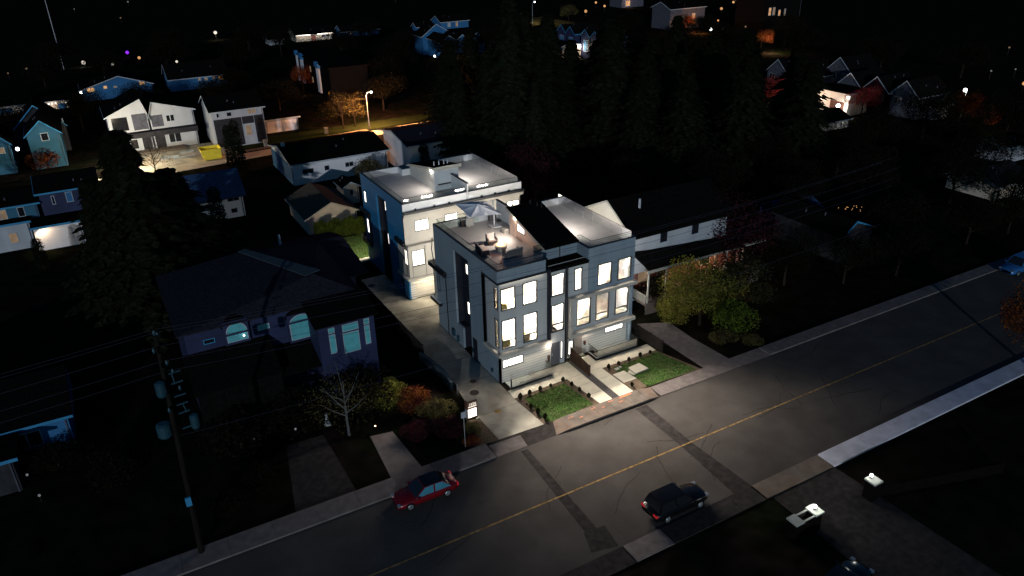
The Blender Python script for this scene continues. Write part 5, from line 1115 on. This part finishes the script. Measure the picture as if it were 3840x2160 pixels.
house('lamp lit porch block below the twin gabled house', 68, 76.5, 155, 158.5, 1.6, 1.9, 'x', 'wall_cream', 'roof_dark', [('f', 72.6, 74.2, .1, 1.4, 'lit_soft'), ('f', 69, 71, .1, 1.4, 'lit_dim')])
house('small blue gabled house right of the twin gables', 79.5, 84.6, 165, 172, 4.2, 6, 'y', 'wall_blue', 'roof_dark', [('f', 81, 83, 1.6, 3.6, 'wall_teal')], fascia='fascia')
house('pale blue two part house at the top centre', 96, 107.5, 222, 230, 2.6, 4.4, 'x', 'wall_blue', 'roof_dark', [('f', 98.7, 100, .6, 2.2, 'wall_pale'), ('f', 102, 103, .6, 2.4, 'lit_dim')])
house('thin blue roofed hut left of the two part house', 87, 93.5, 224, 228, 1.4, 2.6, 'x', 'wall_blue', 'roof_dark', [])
# apartment block
t = thing('apartment_block', 'dark apartment block with blue capped columns at the top left centre', 'building', (27, 138, 0))
MB().box(23, 122, 0, 32, 152, 7.5).build('wall', 'roof_dark', t); MB().box(22.6, 121.6, 7.5, 32.4, 152.4, 7.8).build('roof', 'roof_dark', t)
for i, (y_, z) in enumerate(((148.3, 8.4), (144.6, 8.2), (143.5, 8.0), (131, 8.0), (129.5, 7.8))): MB().box(22.5, y_, 1.0, 22.98, y_ + .25, z - 1.1).build('column', 'wall_pale', t); MB().box(22.3, y_ - .5, z - 1.1, 22.99, y_ + .7, z).build('column_cap', 'wall_blue', t)
for (y_, z) in ((137, 4.6), (136, 2.2), (131.5, 1.0)): window(t, 'l', 23, y_, y_ + 1.2, z, z + 1.5, 'lit_dim', 'wall_dark', proud=.06, depth=.03)
# gable row seen from the side
for i, (x, y_) in enumerate(((103, 150), (102.8, 144.8), (102.6, 136.8), (102.4, 131.6))):
    house(['first', 'second', 'third', 'fourth'][i] + ' violet blue gable from the left in the upper row of townhouses', x, x + 9, y_ - 2.2, y_ + 2.2, 6.2, 8, 'x', 'wall_navy', 'roof_dark', [('l', y_ - 1.4, y_ + .8, 2.0, 5.2, 'wall_blue')], fascia='fascia_blue', ov=.25, name='townhouse')
house('open carport house with bright lamp below the blue townhouse row', 94, 104, 139, 146, 3.2, 4.6, 'y', 'wall_cream', 'roof_dark', [('f', 94.6, 96.8, .6, 2.6, 'lit_dim'), ('f', 99, 100.2, .2, 2.8, 'brown_plank')])
for i, (x, y_, z) in enumerate(((113, 74.5, 7), (113, 68.2, 7), (120, 63.5, 8.2), (112.6, 54.6, 7), (113.4, 48.9, 7), (114.2, 42.9, 7))):
    house(['first grey gable from the left in the right hand row', 'second grey gable from the left in the right hand row', 'tall grey gable rising behind the right hand row', 'fourth gable of the right hand row with two dark windows', 'reddish gable half hidden by a tree in the right hand row', 'last gable of the right hand row with wide dark windows'][i], x, x + 9, y_ - 2.9, y_ + 2.9, z - 2.6, z, 'x', 'wall_dim' if i != 4 else 'maroon', 'roof_dark', [('l', y_ - 2, y_ - .9, z - 4.6, z - 3.2, PD), ('l', y_ + .6, y_ + 2.2, z - 4.6, z - 3.2, PD)], ov=.3, name='townhouse')
house('white flat fronted house lit by a bright wall lamp at the right', 106, 112, 49.2, 58, 4.4, 4.4, 'x', 'wall_cream', 'roof_dark', [('l', 48.9, 49.9, 3.3, 4.1, 'lit'), ('l', 50.1, 53.5, .1, 2.6, 'brown_plank', 'garage_door')])
house('dark low roofed house with pale strip wall before the lamp lit house', 92.5, 99.5, 43.5, 50, 1.7, 3.0, 'x', 'wall_cream', 'roof_dark', [('f', 97.6, 97.9, .4, 1.5, 'lit_soft')])
house('white block house under the far right street lamp', 117, 121, 37.5, 40, 2.6, 2.6, 'x', 'wall_white', 'roof_dark', [])
house('small lamp lit house corner left of the far street lamp', 120, 123, 46.5, 49, 2.6, 2.6, 'x', 'wall_pale', 'roof_dark', [])
house('cream house at the right picture edge with overhanging roof', 81.9, 90, 4.8, 12, 2.15, 3.6, 'x', 'wall_cream', 'roof_grey', [('f', 82.2, 83, .2, 1.9, PD)])
house('projecting wing of the cream house at the right edge', 86.0, 94, -2.5, 4.4, 2.1, 3.2, 'y', 'wall_pale', 'roof_grey', [])
house('dim grey house above the cream one at the right edge', 100, 108, 14, 19, 2.8, 3.6, 'x', 'wall_pale', 'roof_dark', [])
house('black house with blue edged gable in the dark right ground', 46.4, 51.6, 2.0, 12, 3.5, 4.9, 'y', 'wall_dark', 'roof_dark', [], peak=48.0, fascia='wall_dark').name = 'gable_house'
m = MB(); m.prism([(46.6, 1.44, 3.85), (48.0, 1.44, 4.85), (48.0, 1.44, 5.1), (46.6, 1.44, 4.1)], (0, .06, 0)); m.prism([(48.0, 1.44, 4.85), (50.6, 1.44, 3.95), (50.6, 1.44, 4.05), (48.0, 1.44, 5.1)], (0, .06, 0)); m.build('bargeboard', 'fascia_blue', bpy.data.objects['gable_house'])
house('dim violet roofed shed in the dark right ground', 49, 55, 12.5, 17, 2.2, 3.2, 'x', 'wall_navy', 'roof_blue', [], fascia='wall_navy')
t = house('brick toned building behind the orange lit trees at the top right', 160, 176, 168, 178, 7, 9, 'x', 'wall_dim', 'roof_dark', [('f', 162, 163, 3, 4.5, 'lit_warm'), ('f', 166, 167, 3, 4.5, 'lit_dim'), ('f', 170, 171.5, 3, 5, 'lit_warm')])
house('tall dark flats with scattered lit windows at the top right', 183, 200, 146, 160, 11, 11, 'x', 'roof_dark', 'roof_dark', [('f', 184.5, 185.7, 5, 7.6, 'lit_warm'), ('f', 186.4, 187.6, 5, 7.6, 'lit_dim'), ('f', 189.2, 190.3, 4.6, 6.6, 'lit_warm'), ('f', 192, 192.8, 4.4, 6.8, 'lit_dim')])
house('pinkish two storey house with lit window at the top centre right', 190, 202, 236, 245, 8, 10, 'y', 'wall_dim', 'roof_dark', [('f', 192, 195, 4.6, 7.4, 'lit_soft'), ('f', 196.5, 199, 4.2, 6.6, 'lit_dim'), ('f', 192, 194.5, .6, 3, 'lit_warm')])
# lower left houses
house('tall blue walled house with teal eave at the left edge', -34.6, -27.8, 62, 70, 6.4, 7.6, 'x', 'wall_navy', 'roof_dark', [('f', -31.6, -30.8, 4.6, 6.0, 'wall_blue'), ('f', -33.3, -32.9, 4.6, 5.8, PD)], fascia='fascia_blue')
house('teal low wing of the left edge house', -44, -35.1, 62, 70, 5.3, 6.2, 'x', 'wall_teal', 'roof_dark', [('f', -37.4, -36.6, 3.7, 5.0, PD), ('f', -40, -38.6, 3.7, 5, 'lit_dim')], fascia='fascia_blue')
house('garage wing with lit white door at the left edge', -36.0, -30.6, 57.9, 61.6, 3.1, 3.1, 'x', 'wall_white', 'roof_dark', [('f', -34.9, -31.9, .05, 2.5, 'wall_white', 'garage_door')], fascia='fascia_blue', ov=.3)
house('lower left wing with blue eave beside the lit garage', -46, -36.4, 60, 61.8, 3.5, 3.5, 'x', 'wall_pale', 'roof_dark', [('f', -39, -38, 1, 2.4, 'lit_dim')], fascia='fascia_blue', ov=.3)
house('dark house with blue eave board at the lower left edge', -50, -33.5, 9.8, 20, 3.1, 4.6, 'x', 'wall_blue', 'roof_dark', [('f', -37.5, -35.5, 1, 2.4, PD)], fascia='fascia_blue')
house('short blue eave of a porch at the lower left edge', -44, -37.2, 5.9, 8.6, 2.9, 2.9, 'x', 'wall_dark', 'roof_dark', [], fascia='fascia_blue')

# street lamps
def street_lamp(label, x, y, h, arm, power, col, glow='lamp_cool', gs=.2):
    t = thing('street_lamp', label, 'street lamp', (x, y, 0))
    m = MB(); m.tube([(x, y, 0), (x, y, 1.8), (x, y, 1.81), (x, y, h - .6), (x + arm * .35, y, h - .05), (x + arm, y, h)], [.13, .12, .08, .06, .05, .04], 10); m.build('pole', 'wall_pale', t)
    m = MB(); m.box(x + arm - .1, y - .15, h - .08, x + arm + .4, y + .15, h + .06); hd = m.build('head', 'steel', t); MB().ball((x + arm + .15, y - .1, h - .08), gs).build('bulb', glow, hd)
    light('POINT', (x + arm + .15, y - .1, h - .35), power, col, r=.15)
street_lamp('grey street lamp with curved arm at the orange side street', 21.8, 94.4, 7.2, .9, 36000, (1, .42, .16), gs=.22)
street_lamp('unseen street lamp added behind the huge left conifer to light the construction yard', -24.6, 91.2, 5.2, 1.0, 11000, (1, .84, .58))  # unseen lamp, added to light the yard and side street
street_lamp('bright far street lamp at the right with halo on its tree', 121, 35.0, 6.0, -.8, 500, (1, .95, .75), gs=.36)
street_lamp('far street lamp beside the round lit green', 131, 214, 8, .8, 2600, (1, .8, .45), gs=.25)
for (x, y_, h, lab) in ((40.0, 95.8, 6.8, 'thin utility pole right of the side street lamp'), (-29.5, 212, 22, 'tall faint pole at the top left'), (-26.8, -60, 1, '')):
    if not lab: continue
    t = thing('utility_pole', lab, 'utility pole', (x, y_, 0)); m = MB(); m.tube([(x, y_, 0), (x, y_, h)], [.13, .09], 8); m.build('pole', 'wall_pale', t); m = MB(); m.bar((x - .9, y_, h - .5), (x + .9, y_, h - .5), .12); m.build('crossarm', 'wall_pale', t)
# lamps on houses and tiny far lights
def far_lamp(label, p, s, mat, group=None, power=0, col=(1, .9, .8)):
    if mat in ('lamp_far', 'lit_dim'): s *= .42
    t = thing('distant_lamp', label, 'lamp', (p[0], p[1], 0), group)
    MB().tube([(p[0], p[1], 0), (p[0], p[1], p[2] - s)], .06, 6).build('post', 'black_metal', t); MB().ball(p, s, 8).build('globe', mat, t)
    if power: light('POINT', (p[0], p[1] - s - .3, p[2] - s * .5), power, col, r=s)
far_lamp('bright white lamp before the flat fronted white house', (104.9, 50.6, 2.0), .42, 'lamp_cool', None, 260)
far_lamp('warm lamp left of the flat fronted white house', (126.5, 79.5, 2.6), .35, 'lamp_warm', None, 120, (1, .6, .35))
far_lamp('white lamp at the small house left of the far street lamp', (119.6, 47.4, 2.6), .3, 'lamp_cool', None, 60)
far_lamp('bright lamp inside the open carport house', (101.5, 138.2, 3.3), .5, 'lamp', None, 420, (1, .75, .5))
far_lamp('white lamp under the hillside flats', (152, 138.6, 4), .45, 'lamp_cool', None, 100)
far_lamp('small warm lamp in the dark middle of the wood', (58.6, 63, 1.2), .28, 'lamp', None, 25, (1, .7, .4))
far_lamp('small cool lamp on the dark right slope', (79.5, 62.6, 1.0), .22, 'lamp_cool')
far_lamp('violet party lamp among far left gardens', (-11.2, 224, 1.6), .5, 'lamp_violet', None, 60, (.3, .05, 1))
far_lamp('pair of orange garden lights near the violet lamp', (-8.9, 213, 1.2), .45, 'lit_warm')
far_lamp('white lit porch light left of the violet lamp', (-24, 214, 1.2), .6, 'lit_soft', None, 260, (.9, .95, 1))
far_lamp('small warm lamp left of the white blue roofs', (-16.8, 205, 1.2), .35, 'lit_soft')
far_lamp('lone grey light at the top left', (-20.4, 388, 2), .6, 'lamp_far')
far_lamp('oval grey light at the very top left', (5, 410, 2), .95, 'lamp_far')
far_lamp('dim brown light below the oval one', (-4.7, 330, 2), .7, 'lit_dim')
far_lamp('pinkish light at the top centre edge', (119, 326, 2), .8, 'lamp_far')
far_lamp('dim light at the left edge of the top row', (-43, 204, 1.6), .45, 'lit_dim')
far_lamp('dim tan light right of the leftmost one', (-38.6, 208, 1.8), .8, 'lit_dim')
far_lamp('warm lamp at the garden corner under the blue roofs', (-26.6, 166, .9), .4, 'lamp_cool')
far_lamp('white lit tree trunk light at the top left', (19.8, 248, 2.5), .6, 'lit_soft', None, 420, (1, .9, .6))
for i, (x, y_, mt, s, lab) in enumerate(((163.5, 55, 'lamp_far', .5, 'left of two grey lights at the right'), (170, 53, 'lamp_far', .45, 'right of two grey lights at the right'), (200, 72, 'lit_dim', .6, 'faint tan light at the far right top'), (155, 42.5, 'lit_warm', .4, 'orange light at the right picture edge'), (238, 216, 'lit_dim', 1.0, 'pinkish window light in the top right corner group'), (250, 222, 'lit_dim', .9, 'rightmost light of the top right corner group'), (166, 148, 'lit_dim', .6, 'small tan light left of the hillside flats'), (176, 147.5, 'lit_dim', .7, 'pale light under the hillside flats'), (177.8, 232, 'lit_warm', .5, 'orange dot right of the red glow'), (160.5, 221, 'lit_warm', .6, 'red glow beside the lit green'))):
    far_lamp(lab, (x, y_, 2.0), s, mt)
for i, (x, y_, mt, s, lab) in enumerate(((158.6, 161, 'lamp_far', .7, 'faint blue white light left of the glowing orange tree'), (171, 176, 'lit_warm', .45, 'small orange light above the glowing orange tree'), (178, 163, 'lit_warm', .35, 'orange speck just left of the tall dark flats'), (205, 190, 'lit_warm', .55, 'warm window light above the tall dark flats'), (214, 236, 'lit_dim', .9, 'dim rose light at the top edge left of the corner group'), (226, 205, 'lit_warm', .5, 'small warm light below the top right corner group'), (181, 243, 'lit_warm', .5, 'warm speck left of the pinkish two storey house'), (140, 172, 'lit_dim', .7, 'dim tan light above the violet townhouse row'), (118, 60, 'lit_warm', .25, 'tiny warm light between the gabled row and the red tree'), (52, 118, 'lit_soft', .3, 'small pale light behind the side street hedge'), (57, 235, 'lit_dim', .6, 'dim light right of the eave lit bungalow'), (-1, 190, 'lit_soft', .35, 'small pale light above the blue low house'))):
    far_lamp(lab, (x, y_, 2.4), s, mt)
far_lamp('white dot lamp left of the lamp lit porch block', (66.2, 161.5, 1.0), .35, 'lamp_cool', None, 40)
t = thing('string_lights', 'cluster of small warm patio lights in the dark right ground', 'string lights', (61, 12, 0)); q = random.Random(8)
for i in range(14):
    MB().ball((60.4 + i * .13 + q.uniform(-.1, .1), 13.0 - i * .14 + q.uniform(-.5, .5), .8 + q.uniform(-.3, .4)), .05, 6).build('bulb', 'lit_warm', t)
for i, (x, y_, z, lab) in enumerate(((73.2, 75.1, 1.0, 'right'), (63.5, 76.4, 1.0, 'left'), (80.3, 91, 1.0, 'upper'))):
    t = thing('parked_van', lab + ' pale van glimpsed between the dark trees', 'van', (x, y_, 0), 'pale vans between dark trees'); MB().box(x - 1.6, y_ - .9, .4, x + 1.2, y_ + .9, 1.9).box(x + 1.2, y_ - .85, .4, x + 2, y_ + .85, 1.2).build('body', 'pale_paint', t)
    for s in (-1, 1):
        for xx in (x - 1, x + 1.2): MB().tube([(xx, y_ + s * .7, .35), (xx, y_ + s * .93, .35)], .35, 12).build('wheel', 'tyre', t)
for i, (x, y_, lab) in enumerate(((-17.8, 2.0, 'small pale garden light by the left driveway'), (-21.0, 2.4, 'small blue garden light further left'), (-36.8, 6.8, 'faint violet garden light at the lower left'), (-36.0, 3.7, 'faint violet light below the first at the lower left'))):
    t = thing('garden_light', lab, 'lamp', (x, y_, 0)); MB().cyl(x, y_, 0, .5, .03, 6).build('stake', 'black_metal', t); MB().ball((x, y_, .58), .1, 8).build('globe', 'lamp_far', t)

# ------------------------------------------------------------------ lights
WARM = (1, .86, .68)
# unseen panels added above the window heads, tilted out to light the street
def street_fill(x, y, z, w, p): light('AREA', (x, y, z), p, (1, .89, .76), w, .35, target=(x, y - 1.2, z - 2.0), name='unseen_room_light')
FW = 1750
for x in (1.2, 3.35): street_fill(x, .95, 9.45, 1.3, FW); street_fill(x, .95, 6.1, 1.3, FW * 1.1)
for z, p in ((9.45, FW * .8), (6.25, FW)): street_fill(6.1, .8, z, 1.2, p)
street_fill(8.25, .8, 9.45, .8, FW * .5)
for x in (11.1, 13.3): street_fill(x, .8, 9.45, 1.3, FW)
for x in (9.0, 11.1, 13.3): street_fill(x, .95, 6.1, 1.3, FW * 1.1)
for x in (2.6, 9.2, 12.6):
    for z in (9.4, 6.1): light('AREA', (x, 2.6, z), 750, (1, .95, .89), 2.5, 2, rot=(0, 0, 0), name='unseen_room_light')
for z in (9.4, 6.2): light('AREA', (6.1, 3.4, z), 380, (1, .8, .6), .8, .8, rot=(0, 0, 0), name='unseen_room_light')
for z in (9.4, 6.1): light('AREA', (1.3, 1.5, z), 1500, (1, .89, .76), .9, .35, target=(-.8, .3, z - 2.0), name='unseen_room_light')  # unseen corner panels added to spread light left along the road
for (y, z, p) in ((3.3, 8.1, 120), (7.5, 8.2, 90), (10.8, 8.2, 80), (3.7, 4.7, 240)): light('AREA', (W + .12, y, z), p, (1, .93, .82), 1.4, 1.6, target=(W + 5, y - .3, z - .4), name='unseen_room_light')  # panels added outside unseen right windows to light gable and tree
# soffit strips
light('AREA', (2.7, -.45, 2.6), 130, WARM, 4.6, .08, target=(2.7, -3.4, 0), name='soffit_light')
light('AREA', (11.5, -.47, 2.6), 120, WARM, 5.0, .08, target=(11.5, -3.4, 0), name='soffit_light')
light('POINT', (5.15, -.3, 2.42), 32, (1, .85, .7), r=.07); light('POINT', (9.4, .1, 2.4), 34, (1, .8, .65), r=.06)
light('AREA', (2.6, .12, 9.68), 12, WARM, 4.2, .1, target=(2.6, .2, 0), name='soffit_light')
# court: lamps under the rear ledge
light('AREA', (2.8, 19.3, 2.57), 200, (1, .87, .64), 4.8, .12, target=(2.8, 18.6, 0), name='soffit_light')
light('AREA', (10.6, 19.3, 2.57), 110, (1, .87, .64), 4.8, .12, target=(10.6, 18.6, 0), name='soffit_light')
light('AREA', (3.8, 13.9, 2.5), 90, (1, .87, .64), 4.8, .12, target=(3.8, 15, 0), name='soffit_light')
for (x, z) in ((2.2, 8.3), (5.2, 8.3), (9.5, 8.3), (12.4, 8.3), (2.6, 5.0), (9.6, 5.0)):  # unseen rear windows, with panels added outside them to brighten the court
    window(front, 'b', D if z > 6 else 13.65 if x < 6.5 else D, x - .8, x + .8, z - .7, z + .7, 'lit', depth=.03, proud=.05, name='rear_window')
    light('AREA', (x, 13.15 if z > 6 or x > 6.5 else 13.8, z), 190 if z > 6 else 105, (1, .93, .84), 1.4, 1.3, target=(x, 20, z + (.6 if z > 6 else -.4)), name='unseen_room_light')
# terraces
light('SPOT', (5.3, 6.9, 12.3), 620, (1, .9, .8), r=.1, spot=165, target=(1.6, 8.4, 10.3), blend=.8)
light('POINT', (5.55, 6.9, 12.3), 30, (1, .86, .72), r=.07)
light('SPOT', (9.9, 6.0, 12.4), 900, (1, .93, .87), r=.1, spot=170, target=(13.5, 6.5, 10.6), blend=.7)
light('POINT', (3.35, 5.4, DK + 1.15), 30, (1, .42, .18), r=.22)
light('SPOT', (4.4, 24.4, 12.5), 330, (1, .94, .88), r=.08, spot=160, target=(1.6, 25.0, 10.3), blend=.6)
light('POINT', (4.8, 24.45, 12.4), 25, (1, .94, .88), r=.06)
light('SPOT', (8.6, 25.5, 12.5), 720, (1, .94, .88), r=.08, spot=150, target=(10.8, 25.5, 10.3), blend=.6)
# rear yard, porch, garage, sign
light('SPOT', (-.9, 33.4, 3.2), 1500, (1, .9, .7), r=.1, spot=150, target=(-1.5, 39, 0), blend=.5)
MB().box(-.95, 32.8, 3.1, -.8, 33.3, 3.3).build('yard_lamp', 'cap', back)
light('AREA', (27.9, 4.6, 4.8), 420, (1, .6, .36), 1.4, .3, target=(28.5, 5, 0)); light('POINT', (29.5, 5.4, 3.6), 160, (1, .66, .42), r=.15)
light('SPOT', (-35.4, 57.2, 3.0), 280, (1, .68, .4), r=.08, spot=150, target=(-34, 57.6, 0))
light('POINT', (-4.4, -3.7, .6), 8, (1, .82, .6), r=.1)
light('POINT', (9.55, -26.3, 2.1), 70, (.95, 1, .9), r=.12); light('POINT', (15.4, -26.15, 2.1), 50, (.95, 1, .9), r=.12)
light('POINT', (72.5, 154, 1.4), 60, (1, .85, .65), r=.2)
light('POINT', (-32.8, 151.8, 1.2), 60, (1, .6, .4), r=.2)
light('AREA', (48.5, 223.0, 1.9), 60, (1, .93, .85), 12, .2, target=(48.5, 224, 0))
light('POINT', (162, 156, 3), 7000, (1, .42, .12), r=.3); light('POINT', (151, 112, 3), 3000, (1, .7, .35), r=.3)
light('POINT', (101, 56, 3.5), 2200, (1, .75, .6), r=.3); light('POINT', (192, 233, 2), 300, (1, .6, .5), r=.3)
light('POINT', (20, 133.5, 1.5), 90, (1, .5, .25), r=.3); light('POINT', (115, 22.5, 2), 900, (1, .6, .3), r=.3)
light('POINT', (84, 1.5, 2.6), 110, (1, .9, .7), r=.2)

# night sky and moon
w = bpy.data.worlds.new('World'); scene.world = w; w.use_nodes = True
nt = w.node_tree; bg = nt.nodes['Background']
sky = nt.nodes.new('ShaderNodeTexSky'); sky.sky_type = 'NISHITA'; sky.sun_disc = False
SE, SA = 9.5, 209   # moon elevation; azimuth measured from +Y clockwise (behind the camera)
sky.sun_elevation = R(SE); sky.sun_rotation = R(SA)
tint = nt.nodes.new('ShaderNodeMix'); tint.data_type = 'RGBA'; tint.blend_type = 'MULTIPLY'; tint.inputs[0].default_value = 1
tint.inputs[7].default_value = (.12, .5, 1.0, 1)
nt.links.new(sky.outputs[0], tint.inputs[6]); nt.links.new(tint.outputs[2], bg.inputs[0]); bg.inputs[1].default_value = .035
sun = bpy.data.lights.new('moon', 'SUN'); sun.energy = 1.1; sun.angle = R(.5); sun.color = (.86, .92, 1)
so = bpy.data.objects.new('moon', sun); COL.objects.link(so)
d = Vector((math.sin(R(SA)) * math.cos(R(SE)), math.cos(R(SA)) * math.cos(R(SE)), math.sin(R(SE))))
so.rotation_euler = (-d).to_track_quat('-Z', 'Y').to_euler()

# ------------------------------------------------------------------ camera
cam = bpy.data.cameras.new('camera'); co = bpy.data.objects.new('camera', cam); COL.objects.link(co); scene.camera = co
yaw, pit, roll = .5033, .455, -.0233
fw_ = Vector((math.sin(yaw) * math.cos(pit), math.cos(yaw) * math.cos(pit), -math.sin(pit)))
rt = Vector((math.cos(yaw), -math.sin(yaw), 0)); up = rt.cross(fw_)
r2 = rt * math.cos(roll) + up * math.sin(roll); u2 = -rt * math.sin(roll) + up * math.cos(roll)
mw = Matrix((( r2.x, u2.x, -fw_.x, -26.5426), (r2.y, u2.y, -fw_.y, -50.8039), (r2.z, u2.z, -fw_.z, 37.534), (0, 0, 0, 1)))
co.matrix_world = mw
cam.sensor_width = 36; cam.lens = 36 * 2849.8154 / 3840; cam.clip_end = 3000; cam.clip_start = .5
scene.view_settings.view_transform = 'Standard'; scene.view_settings.look = 'None'; scene.view_settings.exposure = 0; scene.view_settings.gamma = 1
scene.cycles.use_denoising = True
scene.cycles.max_bounces = 6; scene.cycles.diffuse_bounces = 3; scene.cycles.glossy_bounces = 3; scene.cycles.transparent_max_bounces = 12
scene.cycles.caustics_reflective = False; scene.cycles.caustics_refractive = False; scene.cycles.sample_clamp_indirect = 4
